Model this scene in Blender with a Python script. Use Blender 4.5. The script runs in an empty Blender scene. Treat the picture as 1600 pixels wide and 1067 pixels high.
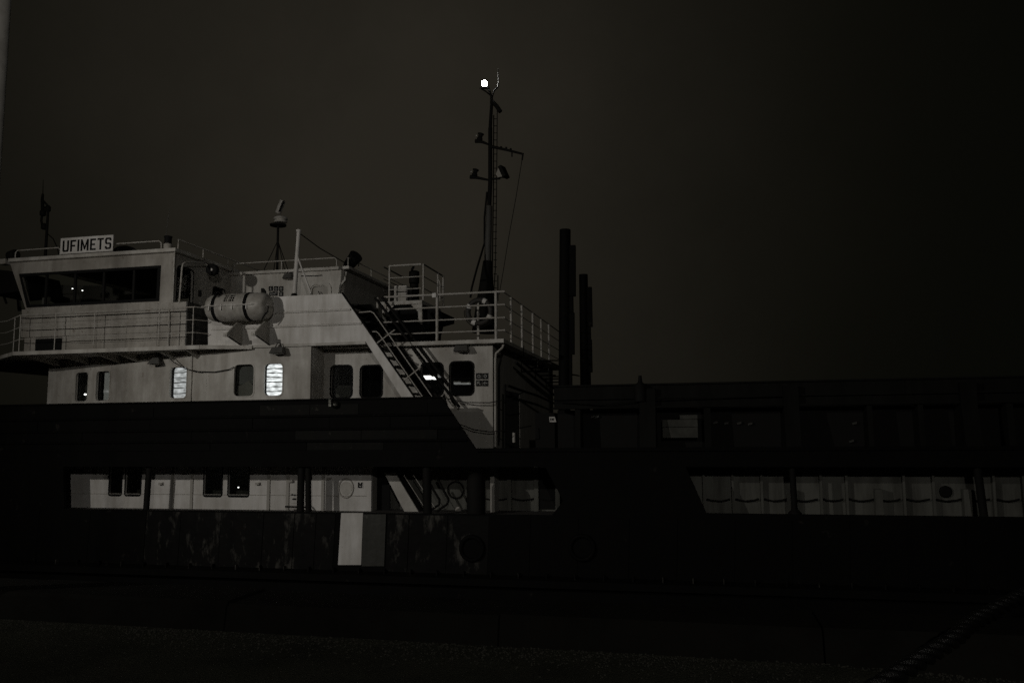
import bpy, bmesh, math, random
from mathutils import Vector, Matrix
from mathutils.geometry import tessellate_polygon
random.seed(7)
S = bpy.context.scene
COL = S.collection
R = math.radians

# ------------------------------------------------------------------ camera
EYE = Vector((0, 0, 1.6)); FPX = 1300.0
yaw, pitch, roll = R(12.8), R(6.5), R(-0.45)
cy_, sy_ = math.cos(yaw), math.sin(yaw)
FW = Vector((-sy_*math.cos(pitch), cy_*math.cos(pitch), math.sin(pitch)))
R0 = Vector((cy_, sy_, 0)); U0 = R0.cross(FW)
RT = R0*math.cos(roll) + U0*math.sin(roll)
UP = -R0*math.sin(roll) + U0*math.cos(roll)
cd = bpy.data.cameras.new('camera'); cam = bpy.data.objects.new('camera', cd); COL.objects.link(cam)
cd.sensor_width = 36; cd.lens = FPX/1600*36; cd.clip_end = 2000; cd.clip_start = 0.05
cam.matrix_world = Matrix(((RT.x, UP.x, -FW.x, EYE.x), (RT.y, UP.y, -FW.y, EYE.y), (RT.z, UP.z, -FW.z, EYE.z), (0, 0, 0, 1)))
S.camera = cam

# ------------------------------------------------------------------ night sky, exposure
W = bpy.data.worlds.new('World'); S.world = W; W.use_nodes = True
nt = W.node_tree; nt.nodes.clear()
def nd(t, typ, **k):
    n = t.nodes.new(typ)
    for a, b in k.items(): setattr(n, a, b)
    return n
wo = nd(nt, 'ShaderNodeOutputWorld'); bg = nd(nt, 'ShaderNodeBackground'); tc = nd(nt, 'ShaderNodeTexCoord')
dot = nd(nt, 'ShaderNodeVectorMath', operation='DOT_PRODUCT')
gl = (FW + RT*(-205/FPX) + UP*(330/FPX)).normalized()      # the side of the overcast that the town lights up
dot.inputs[1].default_value = gl
mx = nd(nt, 'ShaderNodeMath', operation='MAXIMUM'); mx.inputs[1].default_value = 0
pw = nd(nt, 'ShaderNodeMath', operation='POWER'); pw.inputs[1].default_value = 14.0
no = nd(nt, 'ShaderNodeTexNoise'); no.inputs['Scale'].default_value = 3.0; no.inputs['Detail'].default_value = 9
no.inputs['Roughness'].default_value = .62
mr = nd(nt, 'ShaderNodeMapRange'); mr.inputs['From Min'].default_value = .3; mr.inputs['From Max'].default_value = .7
mr.inputs['To Min'].default_value = .82; mr.inputs['To Max'].default_value = 1.18
mul = nd(nt, 'ShaderNodeMath', operation='MULTIPLY')
mixc = nd(nt, 'ShaderNodeMix', data_type='RGBA')
mixc.inputs['A'].default_value = (.0018, .0019, .0012, 1)
mixc.inputs['B'].default_value = (.0186, .0163, .0122, 1)
L = nt.links.new
L(tc.outputs['Generated'], dot.inputs[0]); L(tc.outputs['Generated'], no.inputs['Vector'])
L(dot.outputs['Value'], mx.inputs[0]); L(mx.outputs[0], pw.inputs[0]); L(no.outputs['Fac'], mr.inputs['Value'])
d2 = nd(nt, 'ShaderNodeVectorMath', operation='DOT_PRODUCT'); d2.inputs[1].default_value = (FW + RT*(100/FPX) - UP*(110/FPX)).normalized()
m2_ = nd(nt, 'ShaderNodeMath', operation='MAXIMUM'); m2_.inputs[1].default_value = 0
p2_ = nd(nt, 'ShaderNodeMath', operation='POWER'); p2_.inputs[1].default_value = 45
a2_ = nd(nt, 'ShaderNodeMath', operation='MULTIPLY_ADD'); a2_.inputs[1].default_value = .22
L(tc.outputs['Generated'], d2.inputs[0]); L(d2.outputs['Value'], m2_.inputs[0]); L(m2_.outputs[0], p2_.inputs[0]); L(p2_.outputs[0], a2_.inputs[0]); L(pw.outputs[0], a2_.inputs[2])
L(a2_.outputs[0], mul.inputs[0]); L(mr.outputs[0], mul.inputs[1]); L(mul.outputs[0], mixc.inputs['Factor'])
L(mixc.outputs['Result'], bg.inputs['Color']); L(bg.outputs[0], wo.inputs[0])
bg.inputs['Strength'].default_value = 1.0
S.view_settings.view_transform = 'Standard'; S.view_settings.look = 'None'
S.view_settings.exposure = 0; S.view_settings.gamma = 1; S.view_settings.use_curve_mapping = False
S.cycles.use_denoising = False
S.cycles.max_bounces = 6
LAMP_POS = Vector((-14.5, 3.0, 6.2)); LAMP_AIM = Vector((-6.5, 18, 2.6)); LAMP_W = 300
LAMP2_POS = Vector((3.0, -8.5, 7.0)); LAMP2_W = 300

# ------------------------------------------------------------------ helpers
def ray(px, py): return FW + RT*((px-800)/FPX) - UP*((py-533.33)/FPX)
def at(px, py, Y):                       # a point of the photograph carried on to the upright plane at distance Y
    d = ray(px, py); t = Y/d.y
    return Vector((d.x*t, Y, EYE.z + d.z*t))
def onx(px, py, X):                      # the same on an athwart plane at X
    d = ray(px, py); t = X/d.x
    return Vector((X, d.y*t, EYE.z + d.z*t))
def ong(px, py, z=0.0):
    d = ray(px, py); t = (z-EYE.z)/d.z
    return Vector((d.x*t, d.y*t, z))
def X(px, Y, py=620): return at(px, py, Y).x
def Z(py, Y, px): return at(px, py, Y).z

ORG = {}
class MB:
    def __init__(s): s.v = []; s.f = []; s.sm = []
    def add(s, vs, fs, smooth=False):
        b = len(s.v); s.v += [Vector(v) for v in vs]
        for f in fs: s.f.append([b+i for i in f]); s.sm.append(smooth)
        return s
    def box(s, x0, x1, y0, y1, z0, z1):
        vs = [(x, y, z) for z in (z0, z1) for y in (y0, y1) for x in (x0, x1)]
        return s.add(vs, [(0, 2, 3, 1), (4, 5, 7, 6), (0, 1, 5, 4), (1, 3, 7, 5), (3, 2, 6, 7), (2, 0, 4, 6)])
    def obox(s, c, ax, ay, az):          # box from its centre and three half axes
        c = Vector(c); ax, ay, az = Vector(ax), Vector(ay), Vector(az)
        vs = [c+ax*i+ay*j+az*k for k in (-1, 1) for j in (-1, 1) for i in (-1, 1)]
        return s.add(vs, [(0, 2, 3, 1), (4, 5, 7, 6), (0, 1, 5, 4), (1, 3, 7, 5), (3, 2, 6, 7), (2, 0, 4, 6)])
    def tube(s, pts, r, n=8, r2=None, cap=True):
        pts = [Vector(p) for p in pts]; rings = []
        m = len(pts); prev = None
        for i, p in enumerate(pts):
            t = (pts[min(i+1, m-1)] - pts[max(i-1, 0)]).normalized()
            if prev is None:
                a = Vector((0, 0, 1)) if abs(t.z) < .9 else Vector((1, 0, 0))
                u = t.cross(a).normalized()
            else:
                u = (prev - t*prev.dot(t)).normalized()
            prev = u; w = t.cross(u)
            rr = r if r2 is None else r + (r2-r)*i/(m-1)
            rings.append([p + (u*math.cos(2*math.pi*k/n) + w*math.sin(2*math.pi*k/n))*rr for k in range(n)])
        vs = [v for q in rings for v in q]; fs = []
        for i in range(m-1):
            for k in range(n): fs.append((i*n+k, i*n+(k+1) % n, (i+1)*n+(k+1) % n, (i+1)*n+k))
        s.add(vs, fs, True)
        if cap: s.add(rings[0], [tuple(range(n))[::-1]]); s.add(rings[-1], [tuple(range(n))])
        return s
    def lathe(s, c, axis, prof, n=16, a0=0.0):      # prof: (distance along axis, radius)
        c = Vector(c); t = Vector(axis).normalized()
        a = Vector((0, 0, 1)) if abs(t.z) < .9 else Vector((1, 0, 0))
        u = t.cross(a).normalized(); w = t.cross(u); vs = []; fs = []
        for h, r in prof:
            vs += [c + t*h + (u*math.cos(a0+2*math.pi*k/n) + w*math.sin(a0+2*math.pi*k/n))*r for k in range(n)]
        for i in range(len(prof)-1):
            for k in range(n): fs.append((i*n+k, i*n+(k+1) % n, (i+1)*n+(k+1) % n, (i+1)*n+k))
        s.add(vs, fs, n > 8)
        s.add(vs[:n], [tuple(range(n))[::-1]]); s.add(vs[-n:], [tuple(range(n))])
        return s
    def slab(s, loops, o, du, dv, dn, t):           # flat polygon with holes, extruded by t along dn
        o, du, dv, dn = map(Vector, (o, du, dv, dn))
        tri = tessellate_polygon([[Vector((a, b, 0)) for a, b in lp] for lp in loops])
        flat = [p for lp in loops for p in lp]
        P = [o + du*a + dv*b for a, b in flat]; Q = [p + dn*t for p in P]; n = len(P)
        fs = [tuple(f) for f in tri] + [tuple(n+i for i in f[::-1]) for f in tri]
        b = 0
        for lp in loops:
            m = len(lp)
            for i in range(m): fs.append((b+i, b+(i+1) % m, n+b+(i+1) % m, n+b+i))
            b += m
        return s.add(P+Q, fs)
    def wall(s, loops, Y, t): return s.slab(loops, (0, Y, 0), (1, 0, 0), (0, 0, 1), (0, 1, 0), t)
    def build(s, name, mat, parent=None, label=None, cat=None, group=None, kind=None):
        lo = Vector((min(v.x for v in s.v), min(v.y for v in s.v), min(v.z for v in s.v)))
        hi = Vector((max(v.x for v in s.v), max(v.y for v in s.v), max(v.z for v in s.v)))
        o = Vector(((lo.x+hi.x)/2, (lo.y+hi.y)/2, lo.z))
        me = bpy.data.meshes.new(name); me.from_pydata([v-o for v in s.v], [], s.f)
        bm = bmesh.new(); bm.from_mesh(me); bmesh.ops.recalc_face_normals(bm, faces=bm.faces); bm.to_mesh(me); bm.free()
        me.polygons.foreach_set('use_smooth', s.sm); me.materials.append(mat); me.update()
        ob = bpy.data.objects.new(name, me); COL.objects.link(ob); ORG[ob] = o
        if parent is not None: ob.parent = parent; ob.location = o - ORG[parent]
        else: ob.location = o
        tag(ob, label, cat, group, kind); return ob
def tag(o, label=None, cat=None, group=None, kind=None):
    if label: o['label'] = label
    if cat: o['category'] = cat
    if group: o['group'] = group
    if kind: o['kind'] = kind
def empty(name, loc, label, cat, group=None):
    o = bpy.data.objects.new(name, None); COL.objects.link(o); o.location = loc; o.empty_display_size = .2
    ORG[o] = Vector(loc); tag(o, label, cat, group); return o
def rrect(x0, x1, z0, z1, r, n=4):
    out = []
    for cx, cz, a0 in ((x1-r, z1-r, 0), (x0+r, z1-r, 90), (x0+r, z0+r, 180), (x1-r, z0+r, 270)):
        for k in range(n+1):
            a = R(a0 + 90*k/n); out.append((cx+r*math.cos(a), cz+r*math.sin(a)))
    return out
def circ(cx, cz, r, n=20): return [(cx+r*math.cos(2*math.pi*k/n), cz+r*math.sin(2*math.pi*k/n)) for k in range(n)]
def rect(x0, x1, z0, z1): return [(x0, z0), (x1, z0), (x1, z1), (x0, z1)]

# ------------------------------------------------------------------ materials
def mat(name, base, rough=.5, metal=0.0, dirt=None, dirt_amt=.5, scale=3.0, streak=False, bump=0.0, bscale=40, spots=None, spec=.5, blotch=0):
    m = bpy.data.materials.new(name); m.use_nodes = True; t = m.node_tree; p = t.nodes['Principled BSDF']
    p.inputs['Base Color'].default_value = (*base, 1); p.inputs['Roughness'].default_value = rough
    p.inputs['Metallic'].default_value = metal; p.inputs['Specular IOR Level'].default_value = spec
    geo = nd(t, 'ShaderNodeNewGeometry')
    if dirt:
        mp = nd(t, 'ShaderNodeMapping'); mp.inputs['Scale'].default_value = (scale, scale, scale*(.16 if streak else 1))
        t.links.new(geo.outputs['Position'], mp.inputs['Vector'])
        n1 = nd(t, 'ShaderNodeTexNoise'); n1.inputs['Scale'].default_value = 1; n1.inputs['Detail'].default_value = 6; n1.inputs['Roughness'].default_value = .62
        t.links.new(mp.outputs[0], n1.inputs['Vector'])
        cr = nd(t, 'ShaderNodeValToRGB'); cr.color_ramp.elements[0].position = .42; cr.color_ramp.elements[1].position = .72
        cr.color_ramp.elements[1].color = (dirt_amt,)*3 + (1,)
        t.links.new(n1.outputs['Fac'], cr.inputs[0])
        mi = nd(t, 'ShaderNodeMix', data_type='RGBA'); mi.inputs['A'].default_value = (*base, 1); mi.inputs['B'].default_value = (*dirt, 1)
        t.links.new(cr.outputs[0], mi.inputs['Factor']); last = mi.outputs['Result']
        if blotch:                             # broad grime clouds
            n3 = nd(t, 'ShaderNodeTexNoise'); n3.inputs['Scale'].default_value = 1.1; n3.inputs['Detail'].default_value = 5; n3.inputs['Roughness'].default_value = .65
            t.links.new(geo.outputs['Position'], n3.inputs['Vector'])
            c3 = nd(t, 'ShaderNodeValToRGB'); c3.color_ramp.elements[0].position = .40; c3.color_ramp.elements[1].position = .68
            c3.color_ramp.elements[1].color = (blotch,)*3 + (1,)
            t.links.new(n3.outputs['Fac'], c3.inputs[0])
            m3 = nd(t, 'ShaderNodeMix', data_type='RGBA'); m3.inputs['B'].default_value = (*[v*.85 for v in dirt], 1)
            t.links.new(last, m3.inputs['A']); t.links.new(c3.outputs[0], m3.inputs['Factor']); last = m3.outputs['Result']
        if spots:                              # small chips of another colour
            n2 = nd(t, 'ShaderNodeTexNoise'); n2.inputs['Scale'].default_value = spots[1]; n2.inputs['Detail'].default_value = 7; n2.inputs['Roughness'].default_value = .7
            mp2 = nd(t, 'ShaderNodeMapping'); mp2.inputs['Scale'].default_value = (1, 1, spots[4] if len(spots) > 4 else 1); t.links.new(geo.outputs['Position'], mp2.inputs['Vector']); t.links.new(mp2.outputs[0], n2.inputs['Vector'])
            c2 = nd(t, 'ShaderNodeValToRGB'); c2.color_ramp.elements[0].position = spots[2]; c2.color_ramp.elements[1].position = spots[2]+(spots[3] if len(spots) > 3 else .07)
            t.links.new(n2.outputs['Fac'], c2.inputs[0])
            m2 = nd(t, 'ShaderNodeMix', data_type='RGBA'); m2.inputs['B'].default_value = (*spots[0], 1)
            t.links.new(last, m2.inputs['A']); t.links.new(c2.outputs[0], m2.inputs['Factor']); last = m2.outputs['Result']
        t.links.new(last, p.inputs['Base Color'])
        mrr = nd(t, 'ShaderNodeMapRange'); mrr.inputs['To Min'].default_value = rough; mrr.inputs['To Max'].default_value = min(1, rough+.3)
        t.links.new(n1.outputs['Fac'], mrr.inputs['Value']); t.links.new(mrr.outputs[0], p.inputs['Roughness'])
    if bump:
        nb = nd(t, 'ShaderNodeTexNoise'); nb.inputs['Scale'].default_value = bscale; nb.inputs['Detail'].default_value = 5
        t.links.new(geo.outputs['Position'], nb.inputs['Vector'])
        b = nd(t, 'ShaderNodeBump'); b.inputs['Strength'].default_value = bump; b.inputs['Distance'].default_value = .05
        t.links.new(nb.outputs['Fac'], b.inputs['Height']); t.links.new(b.outputs[0], p.inputs['Normal'])
    return m
def emit(name, c, s, var=0):
    m = bpy.data.materials.new(name); m.use_nodes = True; t = m.node_tree; p = t.nodes['Principled BSDF']
    p.inputs['Base Color'].default_value = (.6, .6, .6, 1)
    p.inputs['Emission Color'].default_value = (*c, 1); p.inputs['Emission Strength'].default_value = s
    if var:                                      # uneven cloth: the lamp behind shows through more or less
        p.inputs['Base Color'].default_value = (.25, .25, .24, 1)
        g_ = nd(t, 'ShaderNodeNewGeometry'); mp = nd(t, 'ShaderNodeMapping'); mp.inputs['Scale'].default_value = (var*.7, var*.7, var*2)
        n_ = nd(t, 'ShaderNodeTexNoise'); n_.inputs['Scale'].default_value = 1; n_.inputs['Detail'].default_value = 3
        r_ = nd(t, 'ShaderNodeMapRange'); r_.inputs['From Min'].default_value = .3; r_.inputs['From Max'].default_value = .7
        r_.inputs['To Min'].default_value = s*.35; r_.inputs['To Max'].default_value = s*1.35
        t.links.new(g_.outputs['Position'], mp.inputs['Vector']); t.links.new(mp.outputs[0], n_.inputs['Vector'])
        t.links.new(n_.outputs['Fac'], r_.inputs['Value']); t.links.new(r_.outputs[0], p.inputs['Emission Strength'])
    return m
def glass(name, tint, refl):
    m = bpy.data.materials.new(name); m.use_nodes = True; t = m.node_tree; t.nodes.clear()
    o = nd(t, 'ShaderNodeOutputMaterial'); mx_ = nd(t, 'ShaderNodeMixShader'); tr = nd(t, 'ShaderNodeBsdfTransparent'); gs = nd(t, 'ShaderNodeBsdfGlossy')
    lw = nd(t, 'ShaderNodeLayerWeight'); lw.inputs['Blend'].default_value = .5
    pw_ = nd(t, 'ShaderNodeMath', operation='POWER'); pw_.inputs[1].default_value = 4
    fr = nd(t, 'ShaderNodeMath', operation='MULTIPLY_ADD'); fr.inputs[1].default_value = .7; fr.inputs[2].default_value = refl
    t.links.new(lw.outputs['Facing'], pw_.inputs[0]); t.links.new(pw_.outputs[0], fr.inputs[0])
    tr.inputs['Color'].default_value = (*tint, 1); gs.inputs['Roughness'].default_value = .02
    t.links.new(fr.outputs[0], mx_.inputs[0]); t.links.new(tr.outputs[0], mx_.inputs[1]); t.links.new(gs.outputs[0], mx_.inputs[2]); t.links.new(mx_.outputs[0], o.inputs[0])
    return m
M = {}
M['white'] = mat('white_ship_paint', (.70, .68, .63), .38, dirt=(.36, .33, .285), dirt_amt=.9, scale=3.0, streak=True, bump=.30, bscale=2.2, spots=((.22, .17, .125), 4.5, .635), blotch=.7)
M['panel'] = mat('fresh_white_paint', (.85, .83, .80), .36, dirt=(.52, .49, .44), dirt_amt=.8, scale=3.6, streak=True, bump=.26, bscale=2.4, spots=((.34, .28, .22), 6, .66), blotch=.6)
M['dimwhite'] = mat('dimmer_white_paint', (.50, .475, .43), .36, dirt=(.25, .225, .19), dirt_amt=.9, scale=3.2, streak=True, bump=.30, bscale=2.4, spots=((.17, .135, .10), 4.5, .63), blotch=.7)  # darker white so the wheelhouse end comes out dimmer
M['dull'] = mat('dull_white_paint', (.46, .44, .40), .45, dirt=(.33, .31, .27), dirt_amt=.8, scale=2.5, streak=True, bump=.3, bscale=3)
M['rail'] = mat('railing_paint', (.55, .53, .49), .4, dirt=(.3, .26, .2), dirt_amt=.8, scale=9)
M['hull'] = mat('black_hull_paint', (.0035, .0035, .003), .55, dirt=(.006, .0055, .005), dirt_amt=.8, scale=1.6, streak=True, bump=.35, bscale=2.2, spots=((.022, .02, .017), 2.3, .64), spec=.10)
M['plate'] = mat('worn_hull_paint', (.0045, .0043, .004), .45, dirt=(.0085, .0078, .0068), dirt_amt=.9, scale=2.6, streak=True, bump=.35, bscale=3, spots=((.105, .10, .088), 3.0, .53, .17, .42), spec=.14)
M['grey'] = mat('grey_paint', (.10, .098, .09), .5, dirt=(.06, .055, .048), dirt_amt=.8, scale=4, streak=True)
M['fit'] = mat('rubbed_steel', (.10, .10, .088), .25, .9, dirt=(.03, .03, .026), dirt_amt=.9, scale=9, bump=.4, bscale=14)
M['plate2'] = mat('scuffed_band_paint', (.007, .007, .006), .5, dirt=(.015, .015, .012), dirt_amt=.9, scale=5, streak=True, bump=.3, bscale=4, spots=((.05, .048, .04), 6, .62), spec=.12)
M['gravel'] = mat('pale_gravel', (.05, .049, .038), .85, dirt=(.035, .034, .028), dirt_amt=.9, scale=30)
M['board'] = mat('weathered_board', (.09, .09, .077), .7, dirt=(.05, .05, .042), dirt_amt=.9, scale=3.5)
M['pgrey'] = mat('worn_grey_patch', (.055, .055, .047), .5, dirt=(.03, .03, .025), dirt_amt=.8, scale=4, streak=True, bump=.3, bscale=6, spots=((.10, .1, .085), 5, .62))
M['dark'] = mat('dark_steel', (.009, .009, .008), .6, dirt=(.015, .013, .011), dirt_amt=.8, scale=6, spec=.2)
M['coam'] = mat('coaming_paint', (.009, .009, .0072), .65, dirt=(.0045, .0045, .0038), dirt_amt=.8, scale=2.4, streak=True, bump=.2, bscale=4, spec=.2)
M['hold'] = mat('side_wall_paint', (.155, .155, .135), .6, dirt=(.06, .058, .048), dirt_amt=.95, scale=4, streak=True, bump=.25, bscale=3)
M['deck'] = mat('deck_paint', (.06, .055, .05), .7, dirt=(.035, .03, .028), dirt_amt=.8, scale=3)
M['int'] = mat('cabin_lining', (.16, .15, .13), .6, dirt=(.1, .095, .08), dirt_amt=.5, scale=2)
M['black'] = mat('black_rubber', (.006, .006, .006), .6, dirt=(.010, .010, .009), dirt_amt=.5, scale=8, spec=.2)
M['ink'] = mat('black_lettering', (.006, .006, .006), .5, spec=.15)
M['sign'] = mat('dark_sign_film', (.008, .0085, .008), .5, spec=.15)
M['pict'] = mat('pale_pictogram', (.30, .30, .285), .5)
M['shell'] = mat('canister_gelcoat', (.50, .48, .44), .32, dirt=(.24, .22, .185), dirt_amt=.8, scale=6, bump=.05, bscale=6)
M['glass'] = glass('window_glass', (.93, .95, .94), .02)
M['blind'] = emit('blind_slats', (.98, .98, 1), .05, 12)
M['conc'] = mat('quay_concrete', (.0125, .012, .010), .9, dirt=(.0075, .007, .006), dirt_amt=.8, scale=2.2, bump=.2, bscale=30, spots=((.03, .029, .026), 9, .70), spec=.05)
M['asph'] = mat('quay_asphalt', (.046, .047, .034), .9, dirt=(.024, .025, .018), dirt_amt=.9, scale=1.4, bump=.8, bscale=60, spots=((.12, .118, .10), 55, .60), spec=.1)
M['rope'] = mat('hawser_fibre', (.004, .004, .0035), .22, dirt=(.003, .003, .0026), dirt_amt=.7, scale=14, bump=.5, bscale=120)
M['post'] = mat('galvanised_steel', (.48, .465, .43), .5, dirt=(.2, .19, .17), dirt_amt=.6, scale=6)
M['buoy'] = mat('lifebuoy_cover', (.034, .031, .027), .5, dirt=(.022, .02, .018), dirt_amt=.5, scale=9)
wm = bpy.data.materials.new('harbour_water'); wm.use_nodes = True; wp = wm.node_tree.nodes['Principled BSDF']
wp.inputs['Base Color'].default_value = (.004, .005, .005, 1); wp.inputs['Roughness'].default_value = .08; wp.inputs['IOR'].default_value = 1.33
wn = nd(wm.node_tree, 'ShaderNodeTexNoise'); wn.inputs['Scale'].default_value = 1.6; wn.inputs['Detail'].default_value = 5
wg = nd(wm.node_tree, 'ShaderNodeNewGeometry'); wb = nd(wm.node_tree, 'ShaderNodeBump'); wb.inputs['Strength'].default_value = .35; wb.inputs['Distance'].default_value = .12
wm.node_tree.links.new(wg.outputs['Position'], wn.inputs['Vector']); wm.node_tree.links.new(wn.outputs['Fac'], wb.inputs['Height']); wm.node_tree.links.new(wb.outputs[0], wp.inputs['Normal'])
M['curt'] = emit('glowing_curtain', (1, .96, .9), .014)
M['hem'] = emit('lit_curtain_gap', (1, .98, .95), .13, 14)
M['lit'] = emit('lit_blind', (.97, .98, 1), 1.05, 9)
M['lit2'] = emit('lit_blind_dimmer', (.98, .98, 1), .46, 9)
M['tube'] = emit('tube_light', (1, .98, .95), 2.2)
M['dimtube'] = emit('tube_light_dim', (1, .98, .95), .10)
M['pilot'] = emit('pilot_light', (1, .98, .95), 3.0)
M['mast_lit'] = emit('masthead_light', (1, 1, .98), 110)

# ------------------------------------------------------------------ layout of the ship (metres)
YH, Y1, Y2, Y3 = 17.2, 17.5, 18.2, 20.0     # hull side, near house wall, set-back house wall, upper house wall
YA = 18.15                                   # lower side-deck wall
YC = 18.3                                    # hold coaming
YF = 26.6                                    # far side of the ship
XL, XR = -27.0, 15.0                         # ship ends, both out of view
ZW = -2.3                                    # water
zd = Z(800, YH, 500)                         # side deck edge
zb0 = Z(729, YH, 700); zb1 = Z(700, YH, 740) # belt above the openings
zbul = Z(628, YH, 345)                       # top of the raised bulwark
zdeck = Z(546, Y1, 250)                      # bridge deck
zroof = Z(536, Y2, 700)                      # roof of the fore house
print('levels', [round(v, 2) for v in (zd, zb0, zb1, zbul, zdeck, zroof)])

# ================================================================== ground, water
g = MB(); pts = []
qa, qb = ong(100, 972), ong(1290, 1036)
def qy(x): return qa.y + (qb.y-qa.y)*(x-qa.x)/(qb.x-qa.x)
N = 60
fr = []
for i in range(N+1):
    x = -40 + 70*i/N
    yy = qy(x) if x < qb.x else qb.y - .35*(1-math.exp(-(x-qb.x)*2.5)) - .02*(x-qb.x)
    fr.append((x, yy + random.uniform(-.02, .02)))
vs = []; fs = []
rows = 24
for i, (x, yy) in enumerate(fr):
    for j in range(rows+1):
        y = yy - (yy+30)*(j/rows)**2
        vs.append((x, y, random.uniform(-.008, .008) if 0 < j < 14 else 0))
for i in range(N):
    for j in range(rows):
        a = i*(rows+1)+j; fs.append((a, a+rows+1, a+rows+2, a+1))
g.add(vs, fs); g.build('quay_ground', M['asph'], kind='structure')
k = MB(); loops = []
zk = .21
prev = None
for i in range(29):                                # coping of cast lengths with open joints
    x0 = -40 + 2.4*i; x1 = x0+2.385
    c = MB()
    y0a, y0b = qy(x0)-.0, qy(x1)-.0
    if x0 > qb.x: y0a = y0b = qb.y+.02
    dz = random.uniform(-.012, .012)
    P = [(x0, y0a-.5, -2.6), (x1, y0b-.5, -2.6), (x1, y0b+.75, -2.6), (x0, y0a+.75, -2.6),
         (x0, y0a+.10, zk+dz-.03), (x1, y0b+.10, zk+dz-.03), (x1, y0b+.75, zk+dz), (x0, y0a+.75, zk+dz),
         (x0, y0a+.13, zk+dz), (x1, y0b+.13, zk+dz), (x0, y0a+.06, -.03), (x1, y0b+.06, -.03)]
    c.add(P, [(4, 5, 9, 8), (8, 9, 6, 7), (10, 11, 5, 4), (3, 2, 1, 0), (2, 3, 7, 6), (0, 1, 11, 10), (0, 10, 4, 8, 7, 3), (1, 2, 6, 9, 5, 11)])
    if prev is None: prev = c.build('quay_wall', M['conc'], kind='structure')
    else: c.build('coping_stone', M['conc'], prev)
gv = MB()
for i in range(5000):
    x = random.uniform(-9, 3.2); y = qy(min(x, qb.x)) - abs(random.gauss(0, .28)) - .015 - (max(0, x-qb.x)*.15)
    r_ = random.uniform(.002, .0065); a = random.uniform(0, 6.3); c_, s_ = math.cos(a)*r_, math.sin(a)*r_
    gv.obox((x, y, r_*.5), (c_, s_, random.uniform(-.3, .3)*r_), (-s_*.8, c_*.8, 0), (0, random.uniform(-.3, .3)*r_, r_*.6))
gv.build('loose_gravel', M['gravel'], None, 'loose pale gravel along the foot of the quay coping', 'gravel', kind='stuff')
w = MB(); w.add([(-600, 5, ZW), (600, 5, ZW), (600, 1200, ZW), (-600, 1200, ZW)], [(0, 1, 2, 3)]); w.build('water', wm, kind='structure')

# ================================================================== the ship
ship = empty('cargo_ship', (-6, YH, ZW), 'black hulled cargo ship with white deckhouse moored along the quay', 'ship')
def part(m, name, ma, parent=None, label=None): return m.build(name, ma, parent or ship, label)

# ---- hull side with its long openings
op1 = [at(x, y, YH) for x, y in ((98, 742), (852, 742), (880, 782), (862, 803), (100, 797))]
op1 = [(op1[0].x, zb0), (op1[1].x, zb0), (op1[2].x, op1[2].z), (op1[3].x, zd), (op1[4].x, zd)]
o2 = [at(x, y, YH) for x, y in ((1072, 744), (1104, 804))]
zd2 = Z(804, YH, 1300)
op2 = [(o2[0].x, zb0), (XR-3, zb0), (XR-3, zd2), (o2[1].x, zd2)]
e0, e1 = at(690, 622, YH), at(742, 700, YH)
outer = [(XL, ZW-1), (XR, ZW-1), (XR, zb1), (e1.x, zb1), (e0.x, zbul), (XL, zbul)]
hull = part(MB().wall([outer, op1, op2], YH, .09), 'hull', M['hull'])
h = MB(); h.box(XL, XR, YF-.1, YF, ZW-1, zb1); h.box(XL, XL+.1, YH+.1, YF-.11, ZW-1, zb1); h.box(XR-.1, XR, YH+.1, YF-.11, ZW-1, zb1)
part(h, 'hull_far_side', M['hull'])
d = MB(); d.box(XL+.12, XR-.12, YH+.1, YF-.12, zd-.2, zd-.05); part(d, 'main_deck', M['deck'])
d = MB(); d.box(XL+.12, X(850, YH), YH+.1, YA-.02, zb0+.04, zb0+.12); part(d, 'poop_deck', M['deck'])
d = MB(); d.box(X(850, YH), XR-.12, YH+.1, YC-.03, zb0+.04, zb0+.12); part(d, 'walkway', M['deck'])
# plating, each plate a little proud of the shell
seams = [-60, 60, 140, 228, 282, 345, 412, 460, 494, 524]
seams2 = [606, 640, 700, 765, 830, 905, 985, 1060, 1150, 1240, 1330, 1420, 1510, 1600, 1700]
zp0, zp1 = Z(889, YH, 500), zd-.03
for ss in (seams, seams2):
    for a, b in zip(ss, ss[1:]):
        xa, xb = X(a, YH, 850)+.008, X(b, YH, 850)-.008; t = random.choice((.008, .012, .018)); dx = -.05
        m = MB(); m.slab([[(xa+dx, zp0), (xb+dx, zp0), (xb, zp1), (xa, zp1)]], (0, YH-t, 0), (1, 0, 0), (0, 0, 1), (0, 1, 0), t-.002)
        part(m, 'hull_plate', M['plate'] if 220 < a < 720 else M['hull'], hull)
za = [Z(y, YH, 345) for y in (634, 651, 671, 690, 704)]
rows_ = list(zip(za, za[1:]))
for ri, (zt, zl) in enumerate(rows_):
    ss = [[-90, 70, 240, 405, 484, 560, 668], [-90, 60, 235, 395, 515, 610, 672], [-90, 130, 300, 462, 565, 684], [-90, 180, 330, 480, 600, 690]][ri]
    for a, b in zip(ss, ss[1:]):
        xa, xb = X(a, YH, 660)+.006, X(b, YH, 660)-.006
        t = random.choice((.010, .014, .02))
        m = MB(); m.box(xa, xb, YH-t, YH-.002, zl+.006, zt-.006)
        lighter = (ri == 0 and a in (405, 484)) or (ri == 2 and a >= 462) or (ri == 3 and a in (480,))
        part(m, 'hull_plate', M['plate2'] if lighter else M['hull'], hull)
b_ = at(524, 632, YH-.05); part(MB().lathe((b_.x, YH-.02, b_.z), (0, -1, 0), [(0, .09), (.05, .085), (.09, .05), (.10, .02)], 12), 'glint_fitting', M['fit'])  # small fittings added to give a bright glint on the bulwark
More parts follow.
